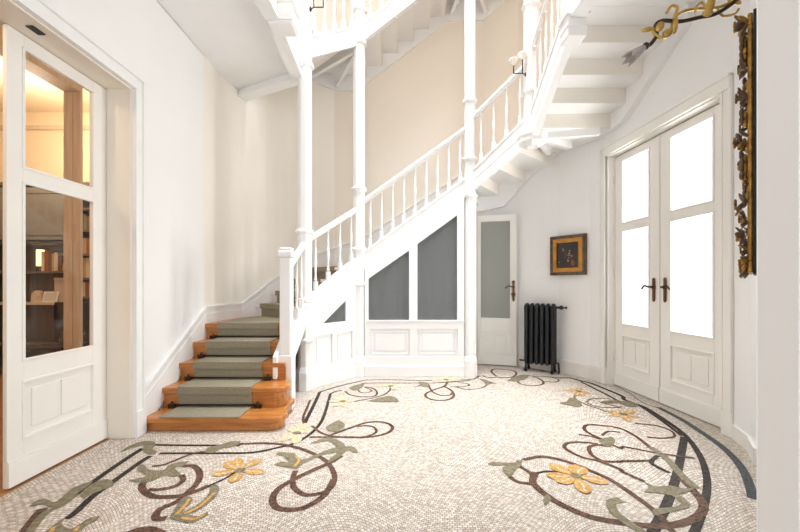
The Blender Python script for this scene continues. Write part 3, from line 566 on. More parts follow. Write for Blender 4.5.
# ------------------------------------------------------------------ stair runner and rods
rn=thing('stair_runner','olive grey carpet runner laid up the middle of the oak steps','carpet runner',(-1.6,3.1,.12))
m=MB()
for k in range(1,17):
    n=k+1; d=(V(O[k])-V(I[k])).normalized(); fwd=V((-d.y,d.x))
    if fwd.dot(V(I[n])-V(I[k]))>0: fwd=-fwd
    def at(j,t,f=0): q=V(O[j]).lerp(V(I[j]),t)+fwd*f; return (q.x,q.y)
    l,r_=(.14,.785)
    f0=.036
    p0,p1=at(k,l,f0),at(k,r_,f0); b0,b1=at(n,l),at(n,r_)
    mid=[]
    if k==5: mid=[((-1.92,4.62),(-1.31,4.24))]
    if k==9: mid=[((-1.0,5.55),(-.60,5.16))]
    ql=[p0]+[a for a,b in mid]+[b0]; qr=[p1]+[b for a,b in mid]+[b1]
    for i in range(len(ql)-1):
        m.prism([ql[i],qr[i],qr[i+1],ql[i+1]],hh[k]+.001,hh[k]+.012)
    if k>1:
        q0,q1=at(k,l,.036),at(k,r_,.036); s0,s1=at(k,l,.032),at(k,r_,.032)
        zb=hh[k-1]+.012
        a0,a1=at(k,l,.012),at(k,r_,.012); c0,c1=at(k,l,.002),at(k,r_,.002)
        m.prism([q0,q1,c1,c0],hh[k]-.052,hh[k]+.001)
        m.prism([a0,a1,c1,c0],zb,hh[k]-.052)
m.build('carpet',carpet,rn)
for k in range(1,6):
    y=I[k+1][1]-.028 if k<5 else None
    if y is None: continue
    z=hh[k]+.028
    q=MB(); q.tube([(-1.985,y,z),(-1.265,y,z)],.008,6)
    for x in (-2.0,-1.25):
        q.blob((x,y,z),(.022,.014,.016)); q.box(x-.03,y-.012,hh[k]+.0125-.012,x+.03,y+.012,hh[k]+.02)
        q.blob((x-.028,y,z),(.012,.012,.012)); q.blob((x+.028,y,z),(.012,.012,.012)); q.blob((x,y,z+.02),(.010,.010,.014))
    q.build('stair_rod',bronze,rn)
# ------------------------------------------------------------------ panelled screens under the stair
def sb(x): return SB['B']+(SB['C']-SB['B'])*(x-B[0])/(Cc[0]-B[0])
sc=thing('panelled_screen','wide white panelled screen under the stair with two sloping grey panes','screen',(.2,4.95,0))
m=MB(); yF=4.93; T=(0,.05,0)
def q2(x0,z0,x1,z1,x2,z2,x3,z3): m.vprism([(x0,yF,z0),(x1,yF,z1),(x2,yF,z2),(x3,yF,z3)],T)
q2(-.46,.001,.84,.001,.84,.26,-.46,.26); q2(-.46,.62,.84,.62,.84,.735,-.46,.735)
q2(-.46,.26,-.40,.26,-.40,.62,-.46,.62); q2(.13,.26,.22,.26,.22,.62,.13,.62); q2(.755,.26,.84,.26,.84,.62,.755,.62)
q2(-.46,.735,-.411,.735,-.411,sb(-.411)-.0,-.46,sb(-.46)); q2(.118,.735,.228,.735,.228,sb(.228),.118,sb(.118)); q2(.746,.735,.84,.735,.84,sb(.84),.746,sb(.746))
q2(-.411,1.275,.118,1.645,.118,sb(.118),-.411,sb(-.411)); q2(.228,1.73,.746,2.105,.746,sb(.746),.228,sb(.228))
m.box(-.46,yF-.018,.001,.84,yF,.135); m.box(-.46,yF-.012,.135,.84,yF,.15); m.box(-.46,yF-.012,.72,.84,yF,.735)
m.build('frame',white,sc,.003)
for x0,x1 in ((-.40,.13),(.22,.755)):
    p=MB(); p.box(x0,yF+.02,.26,x1,yF+.045,.62); M0=frm((0,yF,0),(1,0)); f=MB(M0); f.frame(x0+.03,.29,x1-.03,.59,.014,.008,.03); p.v+=f.v; 
    n=len(p.v)-len(f.v); p.f+=[[n+i for i in ff] for ff in f.f]; p.m+=f.m; p.sm+=f.sm
    p.box(x0+.075,yF+.01,.335,x1-.075,yF+.03,.545)
    p.build('panel',white,sc,.003)
for pl in ([(-.411,.735),(.118,.735),(.118,1.645),(-.411,1.275)],[(.228,.735),(.746,.735),(.746,2.105),(.228,1.73)]):
    p=MB(); p.vprism([(x,yF+.025,z) for x,z in pl],(0,.006,0)); p.build('pane',dim,sc)
sd=thing('panelled_screen','narrow white panelled screen with a small dark triangular pane, between the two left columns','screen',(A[0],A[1],0))
Mf=frm((A[0],A[1],0),(dAB.x,dAB.y)); m=MB(Mf)
def sa(u): return SB['A']+(SB['B']-SB['A'])*u/.8515
def q3(*c):
    m.vprism([(c[i],-.02,c[i+1]) for i in range(0,len(c),2)],(0,.05,0))
u0,u1=.06,.79
q3(u0,.001,u1,.001,u1,.24,u0,.24); q3(u0,.60,u1,.60,u1,.735,u0,.735); q3(u0,.24,u0+.07,.24,u0+.07,.60,u0,.60); q3(.39,.24,.46,.24,.46,.60,.39,.60); q3(u1-.07,.24,u1,.24,u1,.60,u1-.07,.60)
q3(u0,.735,.246,.735,.607,1.0,.607,sa(.607),u0,sa(u0)); q3(.607,.735,u1,.735,u1,sa(u1),.607,sa(.607))
m.box(u0,-.035,.001,u1,-.02,.135); m.build('frame',white,sd,.003)
for a,b in ((u0+.07,.39),(.46,u1-.07)):
    p=MB(Mf); p.box(a,.005,.24,b,.025,.60); p.box(a+.03,-.005,.27,b-.03,.01,.57); p.build('panel',white,sd,.003)
p=MB(Mf); p.vprism([(.246,.0,.735),(.607,.0,.735),(.607,.0,1.0)],(0,.006,0)); p.build('pane',dim,sd)
cw=MB(); cw.box(.93,5.04,0,1.02,5.08,2.40); cw.box(.93,5.08,0,.955,5.76,2.40); struct(cw.build('wall_closet',white))
def curtain(label,M,w,z0,z1,m_,amp=.02,per=.11,name='curtain'):
    n=int(w/.01); f=MB(M); vs=[]
    for i in range(n+1):
        u=w*i/n; y=amp*math.sin(2*math.pi*u/per)+amp*.4*math.sin(2*math.pi*u/(per*2.7)+1)
        vs+=[(u,y,z0),(u,y,z1),(u,y+.004,z0),(u,y+.004,z1)]
    fs=[]
    for i in range(n):
        a=4*i; b=a+4
        fs+=[(a,b,b+1,a+1),(a+2,a+3,b+3,b+2)]
    f.add(vs,fs,0,True); o=f.build(name,m_); tag(o,label,'curtain'); return o
curtain('grey curtain hanging behind the two sloping panes under the stair',frm((-.43,5.06,0),(1,0)),1.2,.05,2.0,cloth,.035,.17)
# trim its upper edge to follow the stair
o=bpy.data.objects['curtain']
for v in o.data.vertices:
    if v.co.z>1: v.co.z=min(2.06,1.2+(v.co.x+.43)*.72)

# ------------------------------------------------------------------ glazed door leaves
def leaf(name,M,w,h,sl,sr,root,m_,zs,pane_m,ndiv=1,th=.045):
    lf=MB(M); zp0,zp1,g0,g1,g2,g3=zs
    lf.box(0,0,.008,sl,th,h); lf.box(w-sr,0,.008,w,th,h)
    lf.box(sl,0,.008,w-sr,th,zp0); lf.box(sl,0,zp1,w-sr,th,g0); lf.box(sl,0,g3,w-sr,th,h)
    if g2>g1: lf.box(sl,0,g1,w-sr,th,g2)
    lf.box(0,-.012,.01,w,0,.155); lf.box(0,-.007,.155,w,0,.167)
    for a,b in ((g0,g1),(g2,g3)):
        if b>a+.05: lf.frame(sl-.012,a-.012,w-sr+.012,b+.012,.016,-.008,.012)
    l=lf.build('leaf',m_,root,.003)
    p=MB(M); p.box(sl,.012,zp0,w-sr,min(.035,th-.003),zp1)
    p.frame(sl-.012,zp0-.012,w-sr+.012,zp1+.012,.016,-.008,.014)
    k=(w-sl-sr)/(ndiv+1) if ndiv else 0
    n=ndiv+1; g=.012
    for i in range(n):
        a=sl+.05+(w-sl-sr-.10)*i/n; b=sl+.05+(w-sl-sr-.10)*(i+1)/n
        p.box(a+g/2,.004,zp0+.05,b-g/2,.02,zp1-.05)
    p.build('panel',m_,l,.002)
    for a,b in ((g0,g1),(g2,g3)):
        if b>a+.05:
            q=MB(M); q.box(sl,.012,a,w-sr,.016,b); q.build('pane',pane_m,l)
    return l
ZS=(.27,.605,.746,1.815,1.915,2.63)
d1=structroot('door_1',(-2.285,2.2,0))
M1=frm((-2.285,2.197,0),(0,1))
l1=leaf('leaf',M1,.745,2.716,.10,.13,d1,doorw,ZS,clear,1,.026)
jm=MB(); jm.box(-2.36,2.944,0,-2.098,2.958,2.722); jm.box(-2.36,1.40,2.722,-2.098,2.958,2.732); jm.box(-2.33,2.935,0,-2.30,2.945,2.722)
jm.build('jamb',jambw,d1)
k=MB(); k.box(-2.20,2.22,2.716,-2.155,2.30,2.7225); k.build('strike_plate',black,d1)
cs=MB()
def casing_profile(mb,x,y0,y1,z0,z1,out,vert=True):
    pass
for (ya,yb) in ((2.957,3.062),(1.295,1.40)): cs.box(-2.11,ya,0,-2.075,yb,2.731)
cs.box(-2.11,1.295,2.732,-2.0755,3.062,2.845)
cs.box(-2.0749,2.958,.201,-2.062,2.975,2.731); cs.box(-2.0749,1.31,2.733,-2.0615,2.976,2.752)
cs.box(-2.0749,3.042,.201,-2.058,3.066,2.824); cs.box(-2.0749,1.29,2.826,-2.0575,3.067,2.851)
cs.box(-2.0995,2.9565,.001,-2.056,3.068,.2)
struct(cs.build('trim_door_left',white))
d2=structroot('door_2',(2.6,3.8,0))
ud=V((2.68-2.575,3.05-4.527)).normalized()
M2=frm((2.575,4.527,0),(ud.x,ud.y))
lA=leaf('leaf',M2 @ Matrix.Translation((.004,0,0)),.700,2.714,.137,.145,d2,doorw,ZS,clear)
lB=leaf('leaf',M2 @ Matrix.Translation((.714,0,0)),.762,2.714,.138,.165,d2,doorw,ZS,clear)
ab=MB(M2); ab.box(.7045,.010,.01,.7135,.03,2.714); ab.box(.004,.010,2.7145,1.476,.03,2.7215); ab.build('gap_shade',black,d2)  # black strips standing in for the shade in the leaf gaps
def handle(M,u,z,side,parent,col=bronze,plate=copper):
    p=MB(M); p.box(u-.016,-.012,z-.12,u+.016,-.001,z+.07); p.blob((u,-.008,z-.125),(.022,.008,.024)); p.blob((u,-.008,z+.075),(.024,.008,.026)); p.box(u-.02,-.014,z-.02,u+.02,-.001,z+.02)
    hd=p.build('handle',plate,parent)
    l=MB(M); l.tube([(u,-.01,z+.005),(u,-.05,z+.005)],.011); 
    l.tube(catmull([(u,-.05,z+.005),(u+side*.03,-.055,z+.008),(u+side*.06,-.055,z+.018),(u+side*.09,-.052,z+.008),(u+side*.115,-.05,z-.018)]),.009)
    l.build('lever',col,hd)
handle(M2,.635,1.17,-1,lA); handle(M2,.785,1.17,1,lB)
hg=MB(M2)
for z in (.30,1.30,2.40):
    for u in (-.002,1.482): hg.lathe((u,-.012,z),[(.010,0),(.010,.09)],8); hg.blob((u,-.012,z+.095),(.010,.010,.012))
hg.build('hinges',doorw,d2)
jb=MB(M2); jb.box(-.012,-.095,0,0,.10,2.735); jb.box(1.478,-.085,0,1.492,.10,2.735); jb.box(-.012,-.095,2.722,1.492,.10,2.737)
jb.build('jamb',doorw,d2)
cs=MB(M2)
cs.box(-.095,-.125,.001,-.010,-.085,2.845); cs.box(1.484,-.105,.001,1.58,-.065,2.845); cs.box(-.095,-.125,2.737,1.58,-.082,2.845)
cs.box(-.10,-.135,2.825,1.585,-.09,2.85); cs.box(-.10,-.135,.2,-.075,-.09,2.85); cs.box(1.56,-.118,.2,1.585,-.07,2.85); cs.box(-.03,-.13,.2,-.010,-.09,2.757); cs.box(1.484,-.112,.2,1.504,-.07,2.757)
struct(cs.build('trim_door_right',doorw,None,.004))
# slim bead running down the wall beyond the casing
bd=MB(M2); z0=.02
bd.tube([(1.64,-.075,2.62),(1.64,-.075,2.25),(1.60,-.078,2.12),(1.60,-.078,1.05),(1.625,-.074,1.0),(1.625,-.074,.42),(1.60,-.076,.34),(1.60,-.076,.02)],.011,8)
struct(bd.build('trim_bead',doorw))
d3=structroot('door_3',(1.45,5.6,0))
u3=V((1.745-1.165,5.500-5.690)).normalized(); M3=frm((1.165,5.690,0),(u3.x,u3.y)); W3=.565
l3=leaf('leaf',M3,W3,2.235,.045,.09,d3,doorw,(.18,.50,.70,2.14,2.14,2.14),pale,1,.035)
handle(M3,W3-.045,1.16,-1,l3)
k=MB(M3); k.blob((W3-.045,-.02,1.06),(.03,.010,.035)); k.blob((W3-.045,-.02,1.0),(.018,.008,.05)); k.build('tassel',copper,l3)
curtain('pale curtain behind the pane of the narrow door under the stair',M3 @ Matrix.Translation((.04,.042,0)),.44,.66,2.18,clothp,.012,.20,name='door_curtain')

# ------------------------------------------------------------------ radiator
rd=thing('radiator','black cast iron column radiator standing against the curved white wall','radiator',(1.94,5.2,0))
ur=V((.83,-.56)).normalized(); MR=frm((1.758,5.33,0),(ur.x,ur.y))
NS=6; pit=.070
for i in range(NS):
    u=pit*(i+.5); s=MB(MR)
    for y in (-.055,.0,.055):
        s.lathe((u,y,0),[(.012,.10),(.028,.125),(.031,.16),(.028,.20),(.028,.83),(.031,.87),(.028,.905),(.012,.925)],10)
    for z in (.135,.89): s.blob((u,0,z),(.033,.092,.034),n=10,m=6)
    s.blob((u,0,.925),(.022,.085,.018),n=10,m=6)
    if i in (0,NS-1):
        for y in (-.06,.06):
            s.tube([(u,y,.12),(u,y*1.15,.06),(u,y*1.4,.02)],[.020,.016,.022]); s.blob((u,y*1.4,.014),(.026,.026,.013))
    s.build('section',iron,rd)
v=MB(MR); L=NS*pit
v.tube([(L,0,.89),(L+.045,0,.89)],.016); v.blob((L+.065,0,.89),(.03,.03,.03)); v.tube([(L+.065,0,.89),(L+.12,0,.89)],.011); v.blob((L+.125,0,.89),(.014,.014,.018))
v.build('valve',iron,rd)
v=MB(MR); v.tube([(0,0,.13),(-.04,0,.13),(-.055,0,.13)],.012); v.blob((-.05,0,.13),(.03,.014,.014)); v.build('valve',iron,rd)
v=MB(MR); v.tube([(L,0,.14),(L+.03,0,.14),(L+.035,0,.06),(L+.035,0,.002)],.012)
v.build('pipe',iron,rd)

# ------------------------------------------------------------------ painting
pl=V((2.085,5.225)); pr=V((2.375,4.82)); up=(pr-pl); wp=up.length; up.normalize()
pt=thing('painting','small dark floral painting in a deep gilt frame on the white wall above the radiator','painting',(pl.x,pl.y,1.33))
MP=frm((pl.x,pl.y,1.325),(up.x,up.y)); hp=.53
f=MB(MP); f.frame(0,0,wp,hp,.042,-.025,.03); f.frame(.012,.012,wp-.012,hp-.012,.014,-.034,-.02); f.build('frame',umber,pt,.006)
f=MB(MP); f.frame(.04,.04,wp-.04,hp-.04,.055,-.020,.02); f.frame(.088,.088,wp-.088,hp-.088,.010,-.026,.0); f.build('gilt_slip',mat('gold_leaf',(.50,.235,.045),.42,.55,var=.2,vscale=14),pt,.006)
cv=MB(MP); cv.box(.09,-.004,.09,wp-.09,.004,hp-.09,0)
rr=random.Random(3); cx=wp*.55; cz=hp*.5
cm=[mat('canvas_dark',(.030,.022,.018),.45,var=.3,vscale=12),mat('paint_rose',(.30,.14,.09),.5),mat('paint_cream',(.42,.32,.22),.5),mat('paint_leaf',(.07,.065,.03),.5),mat('paint_terracotta',(.20,.06,.025),.5)]
def dab(u,z,a,b,mi): cv.blob((u,-.005,z),(a,.002,b),n=8,m=4,mi=mi)
for i in range(14):
    a=rr.uniform(0,6.28); r=rr.uniform(.01,.075); dab(cx+r*math.cos(a),cz+.01+r*math.sin(a),.013,.010,rr.choice([1,1,2,3]))
dab(cx-.09,cz+.075,.008,.022,2); dab(cx-.07,cz+.05,.006,.02,3); dab(cx+.045,cz-.105,.032,.045,4); dab(cx-.02,cz-.07,.010,.022,2); dab(cx-.15,cz-.09,.018,.004,2)
cv.build('canvas',cm,pt)

# ------------------------------------------------------------------ carved gilt mirror on the near right wall, seen edge on
w_=(V(NR[6])-V(NR[3])).normalized()            # along the wall, toward the viewer
mc=V((1.812,1.913)); nn=V((-.72,.694)).normalized()
MM=frm((mc.x,mc.y,0),(-w_.x,-w_.y))            # u runs away from the viewer; +y = left normal of u = into the hall
if (MM.to_3x3() @ V((0,1,0))).dot(V((nn.x,nn.y,0)))<0: MM=frm((mc.x,mc.y,0),(w_.x,w_.y))
mr=thing('wall_mirror','tall gilt mirror with carved flower frame, seen edge on at the right wall','mirror',(mc.x,mc.y,1.2))
U0,U1,Z0,Z1=-.26,.26,1.255,2.455
b=MB(MM); b.box(U0-.006,.0,Z0-.006,U1+.006,.016,Z1+.006); b.build('backboard',black,mr)
b=MB(MM); b.frame(U0,Z0,U1,Z1,.055,.017,.036); b.frame(U0+.045,Z0+.045,U1-.045,Z1-.045,.018,.018,.032); b.build('frame',gilt,mr,.006)
b=MB(MM); b.box(U0+.07,.019,Z0+.07,U1-.07,.026,Z1-.07); b.build('mirror_glass',silver,mr)
rg=random.Random(11)
def carving(u,z,s,depth,side):
    depth*=1.45
    # one carved bloom: overlapping cupped petals round a gilded heart
    b=MB(MM); n=rg.choice([5,6]); ph=rg.uniform(0,6)
    for k in range(n):
        a=ph+2*math.pi*k/n; R=Matrix.Rotation(-a,3,'Y') @ Matrix.Rotation(rg.uniform(.3,.8),3,'Z')
        c=(u+side*.012+s*.7*math.cos(a),.034+depth*rg.uniform(.25,.75),z+s*.8*math.sin(a))
        b.blob(c,(s*.68,s*.17,s*.42),R,n=9,m=6,mi=rg.choice([1,1,1,0]))
    for k in range(4):
        a=ph+.5+2*math.pi*k/4; R=Matrix.Rotation(-a,3,'Y')
        b.blob((u+side*.012+s*.32*math.cos(a),.036+depth*.9,z+s*.35*math.sin(a)),(s*.34,s*.16,s*.24),R,n=8,m=5,mi=rg.choice([0,1]))
    b.build('carved_flower',[gilt,umber],mr)
def acanthus(u,z,L):
    b=MB(MM)
    for k in range(4):
        t=(k-1.5)/4*L
        b.blob((u+rg.uniform(-.012,.012),.044+.012*(k%2),z+t),(.016,.010,.024),Matrix.Rotation(rg.uniform(-.7,.7),3,'Y'),n=8,m=5,mi=k%2)
    b.build('carved_leaf',[gilt,umber],mr)
for u,sd in ((U0+.02,-1),(U1-.02,1)):
    for z,s_,dp in ((2.395,.040,.034),(2.18,.026,.020),(2.06,.036,.030),(1.845,.042,.034),(1.66,.024,.012),(1.55,.040,.032),(1.475,.022,.016),(1.40,.036,.028),(1.345,.024,.018),(1.275,.032,.022)):
        carving(u,z+.02+rg.uniform(-.008,.008),s_,dp,sd)
    for z in (2.30,2.24,1.96,1.76,1.70): acanthus(u,z+.02,.07)
for z in (Z0+.02,Z1-.02):
    for u in (-.17,-.085,0,.085,.17): carving(u,z,.032,.022,0)
for z in (2.31,2.17,2.03):
    b=MB(MM); b.tube([(U0+.02,.016,z),(U0+.01,-.004,z+.012),(U0+.012,-.012,z+.03)],.005,6); b.build('hook',black,mr)

# ------------------------------------------------------------------ gilt bracket lamp with a glass flower shade
wlmp=thing('wall_lamp','gilded bracket lamp with a tulip glass shade, reaching out from the right wall','lamp',(1.73,1.83,2.66))
def w2(px,py,Y=1.90): k=Y/378; return ((px-400)*k,Y,1.2+(284.5-py)*k)
b=MB(); b.tube(catmull([(1.735,1.815,2.70),(1.72,1.86,2.66),(1.66,1.90,2.605),(1.585,1.90,2.56),(1.508,1.90,2.543),(1.41,1.90,2.522),(1.32,1.90,2.526),(1.283,1.90,2.50),(1.29,1.90,2.455),(1.262,1.90,2.41),(1.235,1.90,2.398)]),.0095,8); b.build('arm',bronze,wlmp)
b=MB(); b.blob((1.738,1.812,2.70),(.05,.05,.09)); b.build('wall_plate',brass,wlmp)
b=MB()
b.tube(catmull([(1.70,1.90,2.63),(1.60,1.91,2.60),(1.50,1.92,2.60),(1.42,1.91,2.575),(1.375,1.90,2.53),(1.345,1.89,2.45),(1.30,1.89,2.435),(1.275,1.90,2.47),(1.30,1.91,2.51)]),[.006]*3+[.008]*46,6) if False else b.tube(catmull([(1.70,1.90,2.63),(1.60,1.91,2.60),(1.50,1.92,2.60),(1.42,1.91,2.575),(1.375,1.90,2.53),(1.345,1.89,2.45),(1.30,1.89,2.435),(1.275,1.90,2.47),(1.30,1.91,2.51)]),.0075,6)
b.tube(catmull([(1.36,1.88,2.52),(1.38,1.88,2.575),(1.35,1.88,2.585),(1.325,1.88,2.55)]),.007,6)
b.tube(catmull([(1.53,1.88,2.55),(1.505,1.88,2.60),(1.475,1.88,2.585),(1.468,1.88,2.555)]),.006,6)
b.tube(catmull([(1.60,1.91,2.60),(1.64,1.92,2.565),(1.70,1.92,2.575),(1.72,1.92,2.60)]),.006,6)
for c,ax,r in (((1.545,1.88,2.595),(.022,.010,.055),.25),((1.53,1.88,2.55),(.030,.008,.018),-.3),((1.335,1.885,2.455),(.030,.010,.020),-.5),((1.24,1.89,2.475),(.035,.008,.012),-.2),((1.375,1.89,2.50),(.016,.008,.05),.1),((1.68,1.90,2.625),(.04,.012,.016),.3),((1.30,1.89,2.49),(.02,.008,.03),.6)):
    b.blob(c,ax,Matrix.Rotation(r,3,'Y'),n=8,m=5)
b.build('leaf_scroll',brass,wlmp)
sh=MB(); p0=V((1.235,1.90,2.398)); ax=V((-.80,-.10,-.60)).normalized(); s1=ax.cross(V((0,1,0))).normalized(); s2=ax.cross(s1)
NP=6; ring=[]
def pnt(t,aa,r): return p0+ax*t+(s1*math.cos(aa)+s2*math.sin(aa))*r
for th_ in (0,.0025):
    rows=[]
    for t,r,dz in ((0,.010,0),(.035,.020,0),(.075,.028,0),(.110,.036,.020)):
        rows.append([pnt(t+(dz*(1 if j%2 else -.6)),2*math.pi*j/(2*NP),r*(1.0 if j%2 else .86)-th_) for j in range(2*NP)])
    ring.append(rows)
for q,rows in enumerate(ring):
    vs=[p for r in rows for p in r]; n2=2*NP
    fs=[(i*n2+j,i*n2+(j+1)%n2,(i+1)*n2+(j+1)%n2,(i+1)*n2+j) for i in range(3) for j in range(n2)]
    sh.add(vs,fs if q==0 else [f[::-1] for f in fs],0,False)
sh.build('glass_shade',shadeg,wlmp)
b=MB(); b.blob(tuple(p0),(.018,.018,.018)); b.build('socket',bronze,wlmp)

# ------------------------------------------------------------------ small two-cup bracket lamps on the stair posts
def cup_lamp(label,pos,flip=1):
    t=thing('bracket_lamp',label,'lamp',pos,'two-cup bracket lamps'); M=Matrix.Translation(pos)
    b=MB(M); b.tube([(0,0,0),(-.045*flip,-.03,0),(-.15*flip,-.03,0)],.0065,6); b.tube([(-.045*flip,-.03,0),(-.045*flip,-.03,.16)],.007,6); b.tube([(-.15*flip,-.03,0),(-.15*flip,-.03,.09)],.007,6); b.blob((0,0,0),(.014,.014,.03)); b.build('bracket',bronze,t)
    for x,z in ((-.045,.16),(-.15,.09)):
        c=MB(M); c.lathe((x*flip,-.03,z),[(.010,0),(.022,.015),(.05,.055),(.055,.065),(.055,.072),(.02,.078)],12); c.build('cup',milk,t)
    return t
cup_lamp('small bronze bracket lamp with two white cups on the hanging post',(1.485,4.47,3.68))
cup_lamp('small dark bracket lamp on the first column, just under the top edge',(-1.01,4.27,4.31),-1)
# ------------------------------------------------------------------ the library seen through the left door
lb=MB(); lb.box(-6.6,-.5,-.05,-2.25,5.6,-.0005); struct(lb.build('floor_library',boards))
lw=MB(); lw.box(-6.7,-.5,0,-6.6,5.6,CEIL); lw.box(-6.7,5.40,0,-2.35,5.5,CEIL); lw.box(-6.7,-.6,0,-2.35,-.5,CEIL)
lw.box(-6.7,-.6,CEIL,-2.35,5.6,CEIL+.1); struct(lw.build('wall_library',libwall))
po=MB(); po.box(-3.49,3.92,0,-3.315,3.95,3.199); po.box(-3.49,-.45,3.20,-3.315,3.95,CEIL-.001); po.box(-3.415,3.908,0,-3.39,3.9195,3.19)
struct(po.build('trim_library',tan))
rl=MB(); rl.box(-6.6,5.36,3.40,-2.4,5.40,3.46); struct(rl.build('trim_picture_rail',tan))
bc=thing('bookcase','dark built-in bookcase seen through the glass of the left door','bookcase',(-4.5,5.2,0))
X0,X1,Y0,Y1=-5.7,-3.35,5.0,5.38
b=MB(); b.box(X0,Y1-.02,0,X1,Y1,2.5); b.build('back',shelfw,bc)
for x in (X0,-4.35,X1-.03):
    b=MB(); b.box(x,Y0,0,x+.035,Y1-.02,2.5); b.build('side_panel',shelfw,bc)
b=MB(); b.box(X0,Y0-.02,2.5,X1,Y1,2.55); b.build('top',shelfw,bc)
for z in (.08,.42,.96,1.38,1.77):
    b=MB(); b.box(X0+.035,Y0+.01,z-.03,-4.35,Y1-.02,z); b.build('shelf',tan if z==.96 else shelfw,bc)
for z in (.08,.55,1.04,1.29,1.61,1.93,2.22):
    b=MB(); b.box(-4.315,Y0+.01,z-.03,X1-.03,Y1-.02,z); b.build('shelf',shelfw,bc)
for x0,x1 in ((-5.66,-5.02),(-5.01,-4.355)):
    b=MB(); b.box(x0,Y0-.02,1.79,x1,Y0,2.48); b.frame(x0+.06,1.85,x1-.06,2.42,.02,Y0-.028,Y0-.015); d=b.build('door',cabw,bc)
    k=MB(); k.blob((x1-.05,Y0-.035,2.1),(.012,.015,.05)); k.build('handle',bronze,d)
BCOL={'ochre':(.55,.33,.06),'cream':(.66,.58,.44),'rust':(.34,.11,.04),'brown':(.17,.09,.05),'olive':(.20,.19,.09),'grey':(.32,.30,.28),'tan':(.50,.35,.20)}
BM={k:mat('book_cloth_'+k,c,.7) for k,c in BCOL.items()}
ORD=['first','second','third','fourth','fifth','sixth','seventh','eighth','ninth','tenth','eleventh','twelfth']
def book(x,z,w,h,d,lean,col,label,grp):
    t=thing('book',label,'book',(x,Y0+.06,z),grp)
    M=Matrix.Translation((x,Y0+.06,z)) @ Matrix.Rotation(lean,4,'Y')
    b=MB(M); b.box(0,0,0,.004,d,h); b.box(w-.004,0,0,w,d,h); b.box(0,-.004,0,w,0,h); b.build('cover',BM[col],t)
    b=MB(M); b.box(.004,0,.004,w-.004,d-.006,h-.005); b.build('pages',BM['cream'],t)
rb=random.Random(5)
def row(x,xe,z,n,where,cols,h0,h1,lean=0):
    grp='books '+where
    x0=x
    for i in range(n):
        w=rb.uniform(.028,.05); h=rb.uniform(h0,h1); col=cols[i%len(cols)]
        le=lean if i>=n-3 and lean else 0
        book(x,z+.001+(math.sin(le)*w if le>0 else 0),w,h,.17,le,col,f'{col} book, {ORD[i]} from the left {where}',grp)
        x+=w+.003+(abs(lean)*.03 if le else 0)
        if x>xe: break
row(-4.80,-4.37,1.38,9,'on the open shelf below the grey cabinet doors',['cream','rust','brown','tan','cream','brown','ochre','tan','grey'],.20,.28,.22)
row(-4.28,-3.4,1.61,8,'on the second shelf right of the tan post',['brown','tan','rust','ochre','brown','cream','olive','rust'],.20,.27,0)
row(-4.28,-3.4,1.29,9,'on the third shelf right of the tan post',['ochre','ochre','cream','rust','ochre','tan','brown','cream','ochre'],.20,.27,0)
row(-4.28,-3.4,1.93,8,'on the top shelf right of the tan post',['brown','olive','brown','rust','grey','brown','olive','tan'],.18,.24,0)
row(-4.28,-3.4,1.04,6,'on the fourth shelf right of the tan post',['tan','cream','rust','cream','tan','brown'],.14,.20,0)
t=thing('table_lamp','small glowing yellow lamp on the upper shelf of the library bookcase','lamp',(-4.87,5.12,1.38),None)
em=mat('lamp_shade_glow',(.9,.65,.25),.6); e=em.node_tree.nodes['Principled BSDF']; e.inputs['Emission Color'].default_value=(1,.68,.25,1); e.inputs['Emission Strength'].default_value=2.2
b=MB(); b.lathe((-4.87,5.12,1.381),[(.05,0),(.05,.015),(.012,.03),(.012,.07)],10); b.build('base',bronze,t)
b=MB(); b.lathe((-4.87,5.12,1.45),[(.045,0),(.045,.22)],12); b.build('shade',em,t)
t=thing('archive_box','pale box standing on the wide tan shelf of the library bookcase','box',(-4.5,5.1,.96))
b=MB(Matrix.Translation((-4.62,5.05,.961)) @ Matrix.Rotation(.25,4,'Z')); b.box(0,0,0,.17,.10,.30); b.build('body',mat('pale_card',(.62,.50,.42),.8),t,.004)
b=MB(Matrix.Translation((-4.62,5.05,.961)) @ Matrix.Rotation(.25,4,'Z')); b.box(-.004,-.004,.30,.174,.104,.33); b.build('lid',mat('pale_card_lid',(.70,.60,.52),.8),t,.004)
t=thing('photo_frame','small propped white card frame in front of the pale box on the tan shelf','photo frame',(-4.70,5.03,.961))
Mq=Matrix.Translation((-4.76,5.02,.962)) @ Matrix.Rotation(-.25,4,'X')
b=MB(Mq); b.frame(0,0,.20,.15,.02,0,.012); b.build('frame',mat('card_white',(.75,.72,.68),.7),t)
b=MB(Mq); b.box(.018,.002,.018,.182,.008,.132); b.build('picture',mat('card_grey',(.60,.57,.53),.7),t)
t=thing('mantel_clock','small brown arched clock on the tan shelf of the library bookcase','clock',(-4.85,5.05,.961))
b=MB(); b.vprism([(-4.94+.07+.07*math.cos(a),5.06,1.03+.09*math.sin(a)) for a in [math.pi*i/10 for i in range(11)]]+[(-4.94,5.06,.961),(-4.80,5.06,.961)],(0,.06,0)); b.build('case',tan,t)
b=MB(); b.vprism([(-4.87+.035*math.cos(2*math.pi*i/14),5.052,1.05+.035*math.sin(2*math.pi*i/14)) for i in range(14)],(0,.008,0)); b.build('dial',BM['cream'],t)
t=thing('desk_chair','dark wooden chair in the library in front of the bookcase','chair',(-4.1,4.55,0))
dk=mat('dark_chair_wood',(.05,.035,.03),.5)
b=MB(); b.box(-4.32,4.35,.44,-3.9,4.75,.48); b.build('seat',dk,t,.006)
b=MB(); b.box(-4.32,4.72,.62,-3.9,4.75,.98); b.build('backrest',dk,t,.006)
for x in (-4.32,-3.935):
    for y,zz in ((4.35,.44),(4.72,.95)):
        b=MB(); b.box(x,y,.001,x+.035,y+.03,zz); b.build('leg',dk,t)

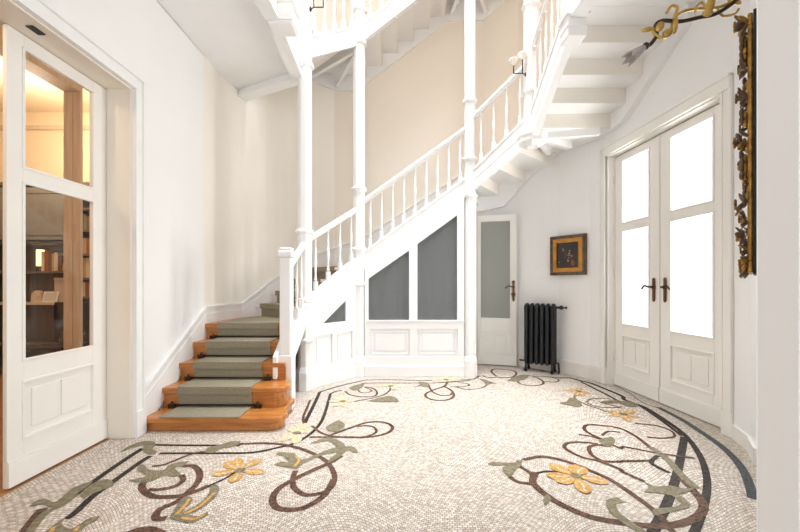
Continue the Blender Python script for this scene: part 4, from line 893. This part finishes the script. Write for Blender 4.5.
# ------------------------------------------------------------------ outside the right door
gd=MB(); gd.box(2.95,-4,-.12,14,12,-.03); struct(gd.build('ground_outside',mat('pale_paving',(.85,.85,.84),.8)))
th=MB(); th.add([(2.5,4.6,-.0005),(2.95,4.65,-.0005),(2.95,2.95,-.0005),(2.6,2.95,-.0005)],[(3,2,1,0)]); struct(th.build('floor_threshold',marble))

# ------------------------------------------------------------------ light
w=bpy.data.worlds.new('sky'); bpy.context.scene.world=w; w.use_nodes=True
bg=w.node_tree.nodes['Background']; bg.inputs['Color'].default_value=(.93,.96,1.0,1); bg.inputs['Strength'].default_value=WORLD
def area(name,loc,rot,sx,sy,e,col):
    l=bpy.data.lights.new(name,'AREA'); l.shape='RECTANGLE'; l.size=sx; l.size_y=sy; l.energy=e; l.color=col
    o=bpy.data.objects.new(name,l); C.objects.link(o); o.location=loc; o.rotation_euler=rot; return o
R=math.radians
sk_=area('skylight',(.2,3.8,TOP+.1),(0,0,0),2.6,2.0,E_SKY,(.92,.96,1)); sk_.data.spread=R(SPREAD)
area('garden_daylight',(3.5,3.9,1.75),(0,R(90),R(4)),2.2,1.5,E_DOOR,(1,.985,.96))
area('front_fill',(.3,-3.1,1.7),(R(90),0,0),3.6,2.3,E_FRONT,(.97,.98,1))  # added fill light behind the camera
def point(name,loc,e,col,r=.12):
    l=bpy.data.lights.new(name,'POINT'); l.energy=e; l.color=col; l.shadow_soft_size=r
    o=bpy.data.objects.new(name,l); C.objects.link(o); o.location=loc
point('library_lamp',(-4.3,4.4,3.1),E_LIB,(1,.82,.60))
point('library_lamp_near',(-3.0,1.2,2.9),E_LIB*.6,(1,.82,.60))
point('upper_landing_lamp',(.2,3.3,5.6),E_UP,(1,.86,.66),.25)
# ------------------------------------------------------------------ camera
cam=bpy.data.cameras.new('camera'); co=bpy.data.objects.new('camera',cam); C.objects.link(co)
co.location=(0,0,1.2); co.rotation_euler=(R(90),0,0); cam.sensor_width=36; cam.lens=378/800*36; cam.shift_y=18.5/800; cam.clip_start=.05
s=bpy.context.scene; s.camera=co
s.view_settings.view_transform='Standard'; s.view_settings.look='None'; s.view_settings.gamma=1; s.view_settings.exposure=EXPO
s.cycles.max_bounces=10; s.cycles.diffuse_bounces=6; s.cycles.transparent_max_bounces=12; s.cycles.use_denoising=True
s.cycles.sample_clamp_indirect=8; s.cycles.caustics_reflective=False; s.cycles.caustics_refractive=False
